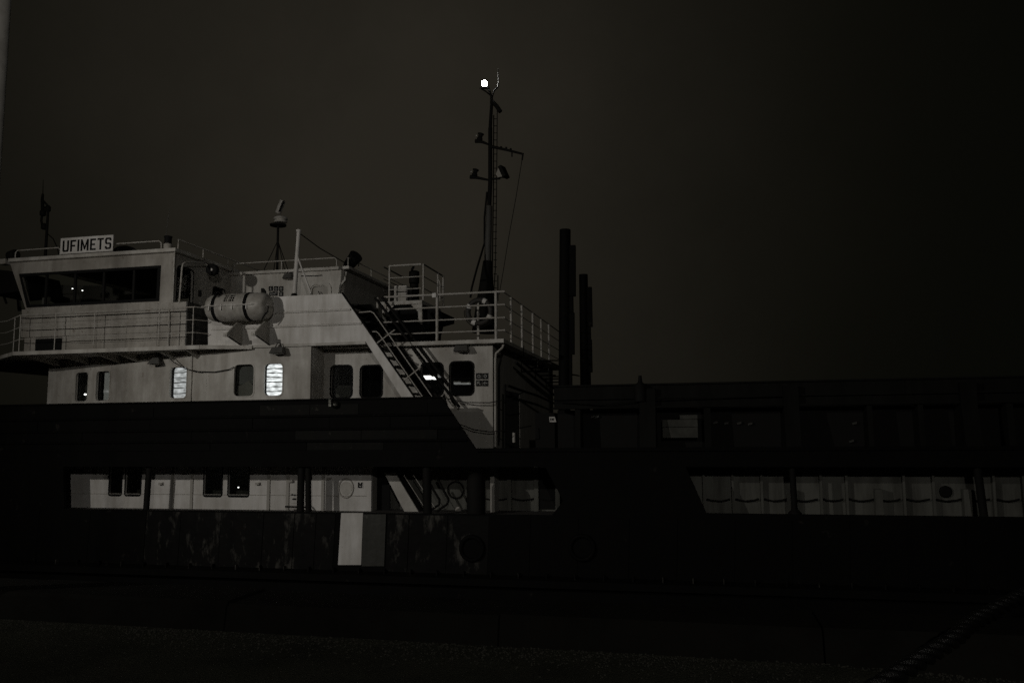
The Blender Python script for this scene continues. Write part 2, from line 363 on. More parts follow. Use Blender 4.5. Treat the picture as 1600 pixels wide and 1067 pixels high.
b_ = at(516, 629, YH-.05); part(MB().obox((b_.x, YH-.04, b_.z), (.03, 0, 0), (0, .035, 0), (0, 0, .08)), 'glint_fitting', M['fit'])
# strakes and rubbing bands
for y, th in ((652, .03), (672, .03), (690, .03)):
    z = Z(y, YH, 345); m = MB(); m.tube([(XL, YH-.02, z), (X(692+(y-622)*.6, YH, y)-.05, YH-.02, z)], th, 8); part(m, 'fender_strake', M['hull'], hull)
m = MB(); m.box(XL, XR, YH-.09, YH-.003, zbul-.005, zbul+.035) if False else m.box(XL, e0.x, YH-.05, YH+.14, zbul+.002, zbul+.035); part(m, 'bulwark_cap', M['hull'], hull)
m = MB(); m.box(e1.x+.05, XR, YH-.05, YH-.003, zb1-.07, zb1-.01); part(m, 'deck_edge_bar', M['hull'], hull)
zr = Z(897, YH, 500)
m = MB(); m.slab([[(YH-.17, zr-.10), (YH-.003, zr-.16), (YH-.003, zr+.10), (YH-.17, zr+.04)]], (XL, 0, 0), (0, 1, 0), (0, 0, 1), (1, 0, 0), XR-XL); part(m, 'rubbing_band', M['hull'], hull)
for i in range(46):
    x = X(335, YH, 890) + .585*(i-8)
    m = MB(); m.box(x-.012, x+.012, YH-.11, YH-.02, zr+.045, zr+.17); part(m, 'bracket', M['plate'], hull)
# fairleads
for px, py in ((738, 856), (910, 855)):
    c = at(px, py, YH); m = MB()
    ring = [(c.x+.24*math.cos(a), YH-.03, c.z+.24*math.sin(a)) for a in [2*math.pi*i/24 for i in range(25)]]
    m.tube(ring, .045, 8, cap=False); part(m, 'fairlead_ring', M['hull'], hull)
    part(MB().wall([circ(c.x, c.z, .2)], YH-.025, .01), 'fairlead_cover', M['hull'], hull)
# painted patches on the shell, bright one and grey one
def quad(px, Y, t):
    P = [at(x, y, Y) for x, y in px]; return MB().wall([[(p.x, p.z) for p in P]], Y, t)
part(quad(((528, 882), (564, 882), (567, 801), (533, 801)), YH-.04, .035), 'patch_plate', M['panel'], None, 'bright white plate on the black hull')
part(quad(((565, 884), (600, 884), (603, 803), (568, 803)), YH-.028, .024), 'patch_plate', M['pgrey'], None, 'grey plate on the black hull')

# ---- stanchions in the lower openings
for pxa, pxb, w_, ma in ((233, 228, .07, 'dark'), (471, 469, .085, 'dark'), (481, 482, .07, 'dark'), (667, 668, .10, 'dark'), (1238, 1242, .06, 'dark'), (1527, 1538, .075, 'dark')):
    a, b = at(pxa, 735, YH+.16), at(pxb, 804, YH+.16)
    part(MB().tube([(a.x, YH+.16, zb0+.06), (b.x, YH+.16, zd-.06)], w_, 8), 'stanchion', M[ma])
b = at(1242, 797, YH+.16); part(MB().lathe((b.x, YH+.16, zd-.06), (0, 0, 1), [(0, .13), (.16, .13), (.22, .07)], 10), 'valve_body', M['dark'])
b = at(742, 775, YH+.35); part(MB().lathe((b.x, YH+.45, zd-.05), (0, 0, 1), [(0, .2), (.75, .2), (.84, .16), (.9, .06)], 16), 'vent_drum', M['dark'])

# ---- windows -------------------------------------------------------------
def window(loop, o, du, dn, wall_t, lit=None, par=None, frame=True, frame_t=.035, fw=.014, frmat=None):
    """glass pane, frame and (where the room is lit) a slatted blind behind it; loop is in (along wall, height)"""
    o, du, dn = Vector(o), Vector(du), Vector(dn)
    cx = sum(p[0] for p in loop)/len(loop); cz = sum(p[1] for p in loop)/len(loop)
    W_ = max(p[0] for p in loop)-min(p[0] for p in loop); H_ = max(p[1] for p in loop)-min(p[1] for p in loop)
    def sc(d): return [(cx+(a-cx)*(1+2*d/W_), cz+(b-cz)*(1+2*d/H_)) for a, b in loop]
    wn_ = MB().slab([sc(fw), sc(-.012)], o-dn*.012, du, (0, 0, 1), dn, .011).build('window', M[frmat or 'white'], par or ship)
    MB().slab([sc(-.002), sc(-.014)], o+dn*(wall_t-.035), du, (0, 0, 1), dn, .03).build('gasket', M['black'], wn_)
    MB().slab([sc(-.02)], o+dn*(wall_t-.022), du, (0, 0, 1), dn, .006).build('pane', M['glass'], wn_)
    if lit:
        MB().slab([sc(-.004)], o+dn*(wall_t+.03), du, (0, 0, 1), dn, .01).build('lit_blind', M[lit], wn_)
        n = 6 + (lit == 'lit')
        for i in range(1, n):
            z = cz - H_/2 + H_*i/n + random.uniform(-.008, .008); sl = random.uniform(-.018, .018); q = MB()
            pts_ = []
            segs = 6
            up = []; dnl = []
            for k_ in range(segs+1):
                u_ = cx - W_*.47 + W_*.94*k_/segs; zz = z + sl*(k_/segs-.5) + random.uniform(-.004, .004); th_ = .012+random.uniform(-.006, .006)
                up.append((u_, zz+th_)); dnl.append((u_, zz-th_))
            q.slab([up + dnl[::-1]], o+dn*(wall_t+.012), du, (0, 0, 1), dn, .006); q.build('slat', M['blind'], wn_)
    return wn_

# ---- aft house, level above the bulwark: tapers inward toward its left end
A = Vector((X(322, Y1), Y1, 0)); Bq = at(75, 600, Y1+1.1)
dA = (Vector((Bq.x, Bq.y, 0))-A).normalized(); nA = Vector((-dA.y, dA.x, 0))
if nA.y < 0: nA = -nA
def onA(px, py):                                     # (distance along the tapering wall, height)
    d = ray(px, py); t = (A.dot(nA))/(d.x*nA.x+d.y*nA.y); p = EYE*1 + d*t; p = Vector((d.x*t, d.y*t, EYE.z+d.z*t))
    return ((p-A).dot(dA), p.z)
zw0 = zb0+.13; zw1 = zdeck-.05
lenA = onA(75, 600)[0]
wz0, wz1 = Z(619, Y1, 400), Z(568, Y1, 400)
holes = []
specA = ((118, 138, None), (150, 172, None), (265, 292, 'lit2'))
for a, b, lt in specA:
    u0, u1 = onA(b, 600)[0], onA(a, 600)[0]; holes.append((rrect(u0, u1, wz0, wz1, .09), lt))
part(MB().slab([rect(0, lenA, zw0, zw1)] + [h_[0] for h_ in holes], A, dA, (0, 0, 1), nA, .10), 'deckhouse_wall', M['white'])
for lp, lt in holes: window(lp, A, dA, nA, .10, lt)
holes = []
for a, b, lt in ((365, 397, None), (412, 442, 'lit')):
    holes.append((rrect(X(a, Y1, 600), X(b, Y1, 600), wz0, wz1, .11), lt))
x485 = X(485, Y1, 590)
part(MB().wall([rect(A.x+.001, x485, zw0, zw1)] + [h_[0] for h_ in holes], Y1, .10), 'deckhouse_wall', M['white'])
for lp, lt in holes: window(lp, (0, Y1, 0), (1, 0, 0), (0, 1, 0), .10, lt)
# curtain behind the second window, brown blind behind the third
u0, u1 = onA(171, 600)[0], onA(152, 600)[0]
part(MB().slab([rect(u0, u0+(u1-u0)*.8, wz0+.03, wz1-.02)], A+nA*.135, dA, (0, 0, 1), nA, .008), 'curtain', M['curt'])
part(MB().slab([rect(u0, u0+(u1-u0)*.8, wz0+.22, wz0+.30)], A+nA*.126, dA, (0, 0, 1), nA, .006), 'curtain_hem', M['hem'])
part(MB().wall([rect(X(367, Y1+.14), X(396, Y1+.14), wz0+.3, wz1)], Y1+.15, .01), 'blind', M['grey'])
part(MB().wall([[(X(368, Y1+.14), wz0), (X(396, Y1+.14), wz0), (X(396, Y1+.14), wz0+.25), (X(388, Y1+.14), wz0+.38), (X(380, Y1+.14), wz0+.3), (X(372, Y1+.14), wz0+.26)]], Y1+.135, .01), 'curtain', M['int'])
# seam strips on this wall, return wall of the recess, inner partitions
xs = X(301, Y1); part(MB().tube([onA(301, 560) and (A+dA*onA(301, 560)[0]-nA*.03+Vector((0, 0, zw1-.02))), (A+dA*onA(301, 560)[0]-nA*.03+Vector((0, 0, zw0)))], .022, 6), 'conduit', M['white'])
part(MB().box(x485-.13, x485, Y1+.131, Y2+.3, zw0, zw1), 'return_wall', M['white'])
pe = A+dA*lenA
part(MB().slab([rect(0, 6, zw0, zw1)], pe+nA*.131, Vector((.0, 1, 0)), (0, 0, 1), Vector((1, 0, 0)), .13), 'end_wall', M['white'])
part(MB().box(pe.x+.2, x485-.14, Y3+.4, Y3+.5, zw0, zw1), 'cabin_partition', M['int'])

# ---- set-back wall and fore house
xcor = X(770, Y2, 600)
xrec = x485+.001
wins2 = ((517, 550, 571, 621), (563, 597, 571, 621), (658, 692, 567, 618), (703, 740, 565, 617))
holes = []
for a, b, y0, y1 in wins2:
    holes.append(rrect(X(a, Y2, 600), X(b, Y2, 600), Z(y1, Y2, (a+b)/2), Z(y0, Y2, (a+b)/2), .12))
part(MB().wall([rect(xrec, xcor, zb0+.13, zroof-.06)] + holes, Y2, .1), 'fore_house_wall', M['white'])
for lp in holes: window(lp, (0, Y2, 0), (1, 0, 0), (0, 1, 0), .1, None, fw=.022, frmat='black')
# forward side of the fore house with its door
dr0, dr1 = onx(790, 640, xcor).y, onx(812, 640, xcor).y
zdo1 = onx(800, 612, xcor).z
side = [rect(Y2+.101, YF-.6, zd-.05, zroof-.06), rect(dr0, dr1, zb1-.9, zdo1)]
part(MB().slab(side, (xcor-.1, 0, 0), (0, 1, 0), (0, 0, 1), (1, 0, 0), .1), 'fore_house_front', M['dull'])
door = part(MB().slab([rrect(dr0+.01, dr1-.01, zb1-.88, zdo1-.01, .08)], (xcor-.05, 0, 0), (0, 1, 0), (0, 0, 1), (1, 0, 0), .04), 'door', M['grey'])
MB().tube([(xcor+.02, dr1-.1, zb1+.2), (xcor+.02, dr1-.1, zb1+.45)], .018, 6).build('handle', M['rail'], door)
part(MB().box(xrec, xcor-.11, Y3-.2, Y3-.1, zb0+.13, zroof-.07), 'cabin_partition', M['black'])  # coloured black so the cabin behind the windows looks unlit
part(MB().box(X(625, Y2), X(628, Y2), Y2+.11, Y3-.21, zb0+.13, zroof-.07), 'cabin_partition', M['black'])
# roof with bright fascia
xro = X(787, Y2-.25, 535)
part(MB().box(x485+.02, xro, Y2-.25, YF-.4, zroof-.055, zroof+.03), 'fore_house_roof', M['white'])
part(MB().box(pe.x-.2, x485+.015, Y2-.3, YF-.4, zdeck-.045, zdeck-.01), 'upper_deck', M['deck'])
# lower edge of darker paint on the fore house
part(MB().box(X(700, Y2), xcor-.002, Y2-.006, Y2-.002, zb0+.14, Z(643, Y2, 740)), 'lower_paint_panel', M['dull'])

# ---- upper bulwark panel with stair side
P = [at(x, y, Y1-.03) for x, y in ((325, 541), (325, 468), (430, 464), (534, 459), (647, 620), (627, 620), (571, 540))]
P[0].z = P[6].z = zdeck+.02; P[1].z = P[2].z = P[3].z = Z(461.5, Y1, 480)
sidep = part(MB().wall([[(p.x, p.z) for p in P]], Y1-.03, .05), 'upper_bulwark', M['panel'])
for y, xe in ((487, 549), (509, 566)):
    z = Z(y, Y1, 480); part(MB().tube([(X(425 if y == 487 else 328, Y1), Y1-.035, z), (X(xe, Y1, y), Y1-.035, z)], .026, 8), 'stiffener', M['panel'], sidep)
part(MB().tube([(P[3].x, Y1-.01, P[3].z+.012), (P[4].x, Y1-.01, P[4].z)], .028, 6), 'edge_bar', M['dark'], sidep)
part(MB().box(X(325, Y1), X(534, Y1, 460), Y1+.021, Y1+.12, P[3].z-.03, P[3].z+.006), 'cap_rail', M['panel'], sidep)
# underside lip between panel and wall
part(MB().box(X(325, Y1)-.02, X(572, Y1, 540), Y1-.05, Y1+.12, zdeck-.04, zdeck+.015), 'deck_lip', M['white'])

# ---- stair behind the bulwark's sloping end
s0, s1 = at(548, 470, Y1+.1), at(655, 622, Y1+.1)
stair = part(MB().tube([(s0.x, Y1+.75, s0.z), (s1.x, Y1+.75, s1.z)], .03, 6), 'stair', M['dark'])
for i in range(11):
    t = (i+.5)/11; c = s0.lerp(s1, t)
    MB().box(c.x-.12, c.x+.12, Y1+.05, Y1+.64, c.z-.02, c.z+.02).build('tread', M['dark'], stair)
MB().slab([[(s0.x-.1, s0.z), (s0.x+.30, s0.z), (s1.x+.30, s1.z), (s1.x-.1, s1.z)]], (0, Y1+.655, 0), (1, 0, 0), (0, 0, 1), (0, 1, 0), .01).build('back_plate', M['dark'], stair)
for off, lst in ((0, ((561, 488), (581, 487), (585, 491), (659, 619))), (0, ((582, 518), (590, 519), (594, 523), (674, 622)))):
    pass
MB().tube([at(x, y, Y1-.08) for x, y in ((561, 488), (579, 486.5), (584, 489), (675, 619))], .014, 6).build('handrail', M['rail'], stair)
MB().tube([at(x, y, Y1-.08) for x, y in ((582, 518), (588, 518), (592, 521), (660, 619))], .014, 6).build('handrail', M['rail'], stair)
for a, b in (((589, 536), (617, 515)), ((631, 594), (658, 573))):
    MB().tube([at(*a, Y1-.06), at(*b, Y1-.06)], .016, 6).build('rail_post', M['rail'], stair)
for q in (((586, 465), (718, 636)), ((597, 464), (700, 600))):
    MB().tube([at(*q[0], Y1+.5 - .0), at(*q[1], Y2-.2)], .035, 6).build('handrail', M['dark'], stair)
MB().tube([at(693, 617, Y2-.2), at(700, 640, Y2-.25)], .03, 6).build('rail_post', M['dark'], stair)

# ---- bridge deck with brackets
xe = X(325, Y1-.45, 545); xb_ = X(22, Y1-.45, 552)
pl = [(xe+.9, Y1-.06), (xe-.2, Y1-.45), (xb_, Y1-.45), (xb_-1.2, Y1+.35), (xb_-4.5, Y1+1.6), (xb_-4.5, YF-1), (xe+.9, YF-1)]
part(MB().slab([pl], (0, 0, zdeck-.05), (1, 0, 0), (0, 1, 0), (0, 0, 1), .05), 'bridge_deck', M['white'])
e = [(xe+.9, Y1-.065), (xe-.2, Y1-.46), (xb_, Y1-.46), (xb_-1.2, Y1+.34), (xb_-4.5, Y1+1.59)]
for (ax, ay), (bx, by) in zip(e, e[1:]):
    v = Vector((bx-ax, by-ay, 0)); n_ = Vector((v.y, -v.x, 0)).normalized()
    if n_.y > 0: n_ = -n_
    part(MB().obox(((ax+bx)/2+n_.x*.012, (ay+by)/2+n_.y*.012, zdeck-.03), v/2*.999, n_*.011, (0, 0, .045)), 'deck_edge_plate', M['white'])
for px in (28, 85, 145, 178, 246, 290):
    x = X(px, Y1-.4, 550)
    d_ = onA(px, 565)[0]; wy = max(Y1, (A+dA*d_).y)
    part(MB().slab([[(Y1-.4, zdeck-.055), (wy-.02, zdeck-.055), (wy-.02, zdeck-.27), (Y1-.4, zdeck-.09)]], (x, 0, 0), (0, 1, 0), (0, 0, 1), (1, 0, 0), .02), 'deck_bracket', M['dull'])

# ---- wheelhouse
YW = Y1-.02
xwr = X(270, YW, 430)
c = {n: at(*p, YW) for n, p in dict(tl=(15, 420), bl=(41, 487), w_tl=(30, 434), w_bl=(43, 482)).items()}
zwt = Z(395, YW, 268); zsill = Z(474, YW, 150); zwb = zdeck+.005
wtop, wbot = Z(422, YW, 150), Z(473.5, YW, 150)
out = [(c['tl'].x, zwt), (c['bl'].x, wbot-.12), (c['bl'].x, zwb), (xwr, zwb), (xwr, zwt)]
xwl0, xwl1 = at(31, 434, YW).x, at(43, 481, YW).x
xwr1 = X(249, YW, 440)
hole = [(xwl0, wtop), (xwr1, wtop), (xwr1-.01, wbot), (xwl1, wbot)]
wh = part(MB().wall([out, hole], YW, .12), 'wheelhouse_wall', M['dimwhite'])
fr_ = part(MB().wall([[(xwl0-.02, wtop+.02), (xwr1+.03, wtop+.02), (xwr1+.02, wbot-.03), (xwl1-.01, wbot-.03)], [(xwl0+.05, wtop-.05), (xwr1-.05, wtop-.05), (xwr1-.06, wbot+.04), (xwl1+.05, wbot+.04)]], YW-.02, .018), 'window', M['black'])
MB().wall([[(xwl0+.03, wtop-.03), (xwr1-.03, wtop-.03), (xwr1-.04, wbot+.02), (xwl1+.03, wbot+.02)]], YW+.08, .006).build('pane', M['glass'], fr_)
for px in (70, 115, 160, 207):
    x = X(px, YW, 450); MB().box(x-.03, x+.03, YW+.03, YW+.075, wbot, wtop).build('mullion', M['dark'], fr_)
# wheelhouse roof, its far wall (with windows one can look through) and forward side
YWB = Y3+2.6
rl = at(13, 419, YW-.12).x
part(MB().box(rl, xwr+.14, YW-.14, YWB+.2, zwt+.001, zwt+.085), 'wheelhouse_roof', M['white'])
fw_ = [at(x, y, YWB) for x, y in ((26, 444), (108, 468), (106, 484), (30, 484))]
fl_ = [(p.x, p.z) for p in fw_]
part(MB().slab([[(c['tl'].x, zwt), (c['bl'].x-.5, wbot-.12), (c['bl'].x-.5, zwb), (xwr, zwb), (xwr, zwt)], fl_], (0, YWB, 0), (1, 0, 0), (0, 0, 1), (0, 1, 0), .1), 'wheelhouse_far_wall', M['int'])
f_ = part(MB().wall([[(fl_[0][0]-.04, fl_[0][1]+.04), (fl_[1][0]+.04, fl_[1][1]+.04), (fl_[2][0]+.04, fl_[2][1]-.04), (fl_[3][0]-.04, fl_[3][1]-.04)], [(fl_[0][0]+.02, fl_[0][1]-.03), (fl_[1][0]-.03, fl_[1][1]-.02), (fl_[2][0]-.03, fl_[2][1]+.02), (fl_[3][0]+.02, fl_[3][1]+.02)]], YWB-.02, .018), 'window', M['black'])
MB().wall([fl_], YWB+.04, .006).build('pane', M['glass'], f_)
part(MB().box(c['bl'].x+.2, xwr-.1, YW+.9, YW+1.5, zwb, wbot-.05), 'console', M['int'])
part(MB().box(X(66, YW+1.6), X(75, YW+1.6), YW+1.4, YW+1.5, wbot-.3, wtop), 'inner_pillar', M['int'])
part(MB().box(c['bl'].x+.1, xwr-.12, YW+.13, YWB-.01, zwt-.06, zwt-.003), 'dark_ceiling_sheet', M['dark'])  # added dark sheet, hides lamplight on the white roof underside
# forward side: window, door, window
def sy(px, py=440): return onx(px, py, xwr).y
zs1 = wtop+.04
hs = [rrect(sy(276), sy(302), wbot-.5, zs1, .12), rrect(sy(306), sy(328), zwb+.1, zs1, .08), rrect(sy(333), sy(352), wbot-.05, zs1-.25, .1)]
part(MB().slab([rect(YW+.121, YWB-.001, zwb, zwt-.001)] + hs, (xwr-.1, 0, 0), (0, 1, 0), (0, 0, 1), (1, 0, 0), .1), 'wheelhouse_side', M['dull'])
for i in (0, 2):
    window(hs[i], (xwr, 0, 0), (0, 1, 0), (-1, 0, 0), .1, frmat='black')
dw = part(MB().slab([hs[1]], (xwr-.06, 0, 0), (0, 1, 0), (0, 0, 1), (1, 0, 0), .05), 'door', M['dull'])
MB().tube([(xwr+.03, sy(311), wbot+.1), (xwr+.03, sy(311), wbot-.25)], .016, 6).build('handle', M['rail'], dw)
MB().slab([rrect(sy(311), sy(316), wbot+.25, wbot+.42, .02)], (xwr-.008, 0, 0), (0, 1, 0), (0, 0, 1), (1, 0, 0), .006).build('door_notice', M['sign'], dw)
part(MB().tube([(xwr+.06, YW-.05, zwt), (xwr+.06, YW-.05, wbot-.4)], .02, 8), 'drain_pipe', M['rail'])
# sun visor and wing at the left end
part(MB().slab([[at(15, 420, YW).xz, at(-40, 414, YW).xz, at(-40, 455, YW).xz, at(-12, 452, YW).xz, at(21, 447, YW).xz]], (0, YW+.5, 0), (1, 0, 0), (0, 0, 1), (0, 1, 0), 1.2), 'sun_visor', M['dark'])
part(MB().tube([at(2, 450, YW+1.2), at(10, 474, YW+1.2)], .03, 6), 'visor_strut', M['dark'])
# dodger panels below the windows, cut out at the left
xpl, xpr, xpc = X(33, YW-.05, 510), X(290, YW-.05, 510), X(95, YW-.05, 530)
zpt, zpc = Z(478.5, YW, 150), Z(527, YW, 70)
xs_ = [xpl] + [X(p, YW-.05, 510) for p in (66, 110, 152, 198, 246)] + [xpr]
for i, (a, b) in enumerate(zip(xs_, xs_[1:])):
    lo = zpc if b <= xpc+.5 and i < 2 else zwb+.004
    rows5 = [zwb+.004+(zpt-zwb-.004)*f_ for f_ in (0, .19, .36, .52, .68, .84, 1)]
    for r_i, (z0, z1) in enumerate(zip(rows5, rows5[1:])):
        if z1 <= lo+.03: continue
        z0 = max(z0, lo); tl = random.uniform(.006, .02)
        m = MB(); m.slab([[(YW-.045, z0+.006), (YW-.006, z0+.006), (YW-.006, z1-.004), (YW-.045-tl, z1-.004)]], (a+.003, 0, 0), (0, 1, 0), (0, 0, 1), (1, 0, 0), b-a-.006)
        part(m, 'dodger_plank', M['dimwhite'])
part(MB().box(xpl+.45, xpc, YW-.052, YW-.008, zwb+.004, zpc-.01), 'recess_shade_panel', M['black'])  # black sheet stands for the shade inside the cut-out
part(MB().box(xpr-.001, xpr+.03, YW-.05, YW+.9, zwb+.004, zpt), 'dodger_end', M['grey'])
part(MB().box(xpr+.032, A.x+.05, YW+.9, YW+.95, zwb+.004, zpt+.3), 'wing_inner_wall', M['grey'])

# ---- upper house behind the bulwark
xul, xur = X(356, Y3, 430), X(538, Y3, 430)
zut = Z(426.5, Y3, 450)
hh = [rrect(X(487, Y3, 455), X(512, Y3, 455), zdeck+.06, Z(447, Y3, 500), .1)]
part(MB().wall([rect(xul, xur, zdeck, zut)] + hh, Y3, .1), 'upper_house_wall', M['white'])
dd = part(MB().wall(hh, Y3+.05, .04), 'door', M['dull'])
part(MB().wall([[(a*1.0, b) for a, b in rrect(X(481, Y3, 455), X(518, Y3, 455), zdeck+.03, Z(441, Y3, 500), .2)], rrect(X(485, Y3, 455), X(514, Y3, 455), zdeck+.04, Z(445, Y3, 500), .14)], Y3-.03, .029), 'door_surround', M['white'], dd)
part(MB().tube([at(500, 467, Y3-.05), at(500, 458, Y3-.05), at(497, 455, Y3-.05)], .012, 6), 'handle', M['dark'], dd)
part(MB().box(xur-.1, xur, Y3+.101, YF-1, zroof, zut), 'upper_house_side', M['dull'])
part(MB().box(xul, xur+.18, Y3-.12, YF-.9, zut+.001, zut+.075), 'upper_house_roof', M['white'])
part(MB().tube([at(541, 425, Y3-.05), at(539, 437, Y3-.1), at(532, 446, Y3-.1), at(530, 460, Y3-.1)], .028, 8), 'drain_pipe', M['white'])
part(MB().tube([at(470, 431, Y3-.03), at(492, 431, Y3-.03), at(503, 430, Y3-.03)], .012, 6), 'conduit', M['dark'])
part(MB().tube([at(491, 541, Y2-.2), at(491, 551, Y2-.2), at(487, 560, Y2-.35), at(486, 623, Y2-.4)], .035, 8), 'drain_pipe', M['white'])
part(MB().tube([at(787, 537, Y2-.05), at(785, 543, Y2-.03), at(775, 552, Y2-.03), at(774, 562, Y2-.03), at(774, 698, Y2-.03)], .028, 8), 'drain_pipe', M['white'])
part(MB().tube([at(784, 553, Y2+.3), at(780, 570, Y2+.1), at(780, 690, Y2+.1)], .022, 8), 'conduit', M['dark'])

# ---- railings ------------------------------------------------------------
def railing(pts, heights, posts, r=.02, rp=.024, ma='rail', base=0.0):
    """pts: deck-level path; heights: rails; posts: points along the path"""
    rail = MB().tube([Vector(p)+Vector((0, 0, heights[0])) for p in pts], r, 6).build('railing', M[ma], ship)
    for h_ in heights[1:]: MB().tube([Vector(p)+Vector((0, 0, h_)) for p in pts], r*.7, 6).build('rail', M[ma], rail)
    for p in posts: MB().tube([Vector(p)+Vector((0, 0, base)), Vector(p)+Vector((0, 0, heights[0]-.005))], rp, 6).build('post', M[ma], rail)
    return rail
zr0 = zroof+.03
hR = [Z(459, Y2, 740)-zr0, Z(479, Y2, 740)-zr0, Z(499, Y2, 740)-zr0, Z(518.5, Y2, 740)-zr0]
yrl = Y2-.12; xrl = X(785, yrl, 500)
railing([(X(600, yrl, 470), yrl, zr0), (xrl+.06, yrl, zr0)], hR, [(X(683, yrl, 500), yrl, zr0), (X(775, yrl, 500), yrl, zr0)], .026, .036)
ys = [onx(p, 560, xrl+.02).y for p in (799, 816, 833, 846, 858)]
railing([(xrl+.02, yrl+.15, zr0), (xrl+.02, ys[-1]+3, zr0)], hR, [(xrl+.02, y, zr0) for y in ys], .015, .03, 'rail')
px_ = X(745, Y2+.2, 480); part(MB().box(px_-.025, px_+.025, Y2+.3, Y2+.35, zr0, zr0+hR[0]-.02), 'bracket_post', M['rail'])
# bridge wing railing, bending away at the left end
ywr = Y1-.42; zb_ = zdeck+.002
hW = [Z(477, ywr, 250)-zb_, Z(494, ywr, 250)-zb_, Z(512, ywr, 250)-zb_]
hW = [.92, .62, .32]
xw0 = X(31, ywr, 520)
railing([(X(303, ywr, 520), ywr, zb_), (xw0, ywr, zb_), (xw0-1.1, ywr+.75, zb_), (xw0-4.4, ywr+2, zb_)], hW,
        [(X(p, ywr, 520), ywr, zb_) for p in (301, 248, 147, 86, 31)] + [(X(263, ywr, 520), ywr, zb_), (xw0-.5, ywr+.35, zb_), (xw0-2, ywr+1.1, zb_)], .015, .012)
railing([(X(303, ywr, 520), ywr, zb_), (X(326, Y1-.1, 520), Y1-.1, zb_)], hW, [], .014, .018)
# wheelhouse roof rails
zt = zwt+.086; yr = YW-.05
def roofrail(a, b, Y, zb__, h_, posts, r=.016):
    m = MB().tube([(a, Y, zb__), (a, Y, zb__+h_-.06), (a+.06, Y, zb__+h_), (b-.06, Y, zb__+h_), (b, Y, zb__+h_-.06), (b, Y, zb__)], r, 6).build('railing', M['rail'], ship)
    for x in posts: MB().tube([(x, Y, zb__), (x, Y, zb__+h_)], r*.9, 6).build('post', M['rail'], m)
h1 = Z(377, yr, 240)-zt
roofrail(X(24, yr, 400), X(94, yr, 400), yr, zt, h1, [])
roofrail(X(174, yr, 385), X(252, yr, 385), yr, zt, h1, [])
m = MB().tube([(xwr+.1, YW+.02, zt), (xwr+.1, YW+.02, zt+h1+.02), (xwr+.1, YWB-.3, zt+h1)], .016, 6).build('railing', M['rail'], ship)
for p in (317, 356): MB().tube([(xwr+.1, onx(p, 410, xwr+.1).y, zt), (xwr+.1, onx(p, 410, xwr+.1).y, zt+h1)], .014, 6).build('post', M['rail'], m)
zu = zut+.076; yu = Y3-.08; h2 = Z(407, yu, 450)-zu
roofrail(X(363, yu, 415), X(526, yu, 415), yu, zu, h2, [X(440, yu, 415), X(366.5, yu, 415)])
m = MB().tube([(xur+.1, Y3, zu), (xur+.1, Y3, zu+h2), (xur+.1, YF-1.4, zu+h2)], .016, 6).build('railing', M['rail'], ship)
for p in (560, 580): MB().tube([(xur+.1, onx(p, 430, xur+.1).y, zu), (xur+.1, onx(p, 430, xur+.1).y, zu+h2)], .014, 6).build('post', M['rail'], m)

# ---- raft cradle
yc = Y1-.55
for px0, px1, px2 in ((325, 357, 378), (371, 400, 424)):
    a, b_, c_ = at(px0, 526, Y1-.75), at(px1, 503, Y1-.62), at(px2, 541, Y1-.05)
    xx = (X(px1+8, Y1-.4, 515))
    part(MB().slab([[(Y1-.72, zdeck+.20), (Y1-.26, zdeck+.54), (Y1-.035, zdeck+.54), (Y1-.035, zdeck+.02)]], (xx-.02, 0, 0), (0, 1, 0), (0, 0, 1), (1, 0, 0), .03), 'raft_cradle', M['dull'])
    part(MB().obox((xx, Y1-.70, zdeck+.20), (.05, 0, 0), (0, .05, 0), (0, 0, .04)), 'cradle_end', M['white'])
    part(MB().tube([(xx+.02, Y1-.75, zdeck+.19), (xx+.02, Y1-.04, zdeck+.01)], .016, 6), 'cradle_edge', M['dark'])

# ---- lower side-deck wall behind the first opening
zl1 = zb0+.03
def xa_(p): return X(p, YA, 770)
lw = ((170, 190), (195, 220), (318, 347), (356, 389))
zlo, zhi = Z(775, YA, 300), Z(727, YA, 300)
lh = [rrect(xa_(a), xa_(b), zlo, zhi, .07) for a, b in lw]
xla, xlb = xa_(60), xa_(580)
part(MB().wall([rect(xla, xlb, zd-.05, zl1)] + lh, YA, .1), 'side_deck_wall', M['panel'])
for lp in lh: window(lp, (0, YA, 0), (1, 0, 0), (0, 1, 0), .1, frmat='black')
part(MB().box(xla, xlb, YA+2.2, YA+2.3, zd-.05, zl1), 'cabin_partition', M['int'])
part(MB().box(xlb-.1, xlb, YA+.101, YA+1.4, zd-.05, zl1), 'return_wall', M['dull'])
for p in (270, 300, 420, 450, 505):
    part(MB().box(xa_(p)-.035, xa_(p)+.035, YA-.035, YA-.002, zd-.05, zl1), 'wall_rib', M['dull'])
part(MB().box(xla, xlb-.11, YA-.012, YA-.002, Z(773, YA, 420)-.006, Z(773, YA, 420)+.006), 'wall_seam', M['dull'])
co = at(541, 762, YA); m = MB(); m.tube([(co.x+.18*math.cos(a), YA-.015, co.z+.22*math.sin(a)) for a in [2*math.pi*i/24 for i in range(25)]], .014, 6, cap=False); part(m, 'porthole_ring', M['dull'])
part(MB().wall([circ(co.x, co.z, .15)], YA-.008, .006), 'porthole_cover', M['white'])
for px, py in ((515, 747), (456, 751), (404, 755), (253, 755)):
    p_ = at(px, py, YA); part(MB().obox((p_.x, YA-.04, p_.z), (.05, 0, .005), (0, .035, 0), (0, 0, .025)), 'wall_lug', M['dull'])
a, b = at(446, 791, YA-.25), at(480, 792, YA-.25); part(MB().tube([a, b, b+Vector((0, .2, 0))], .022, 6), 'pipe_handle', M['dark'])
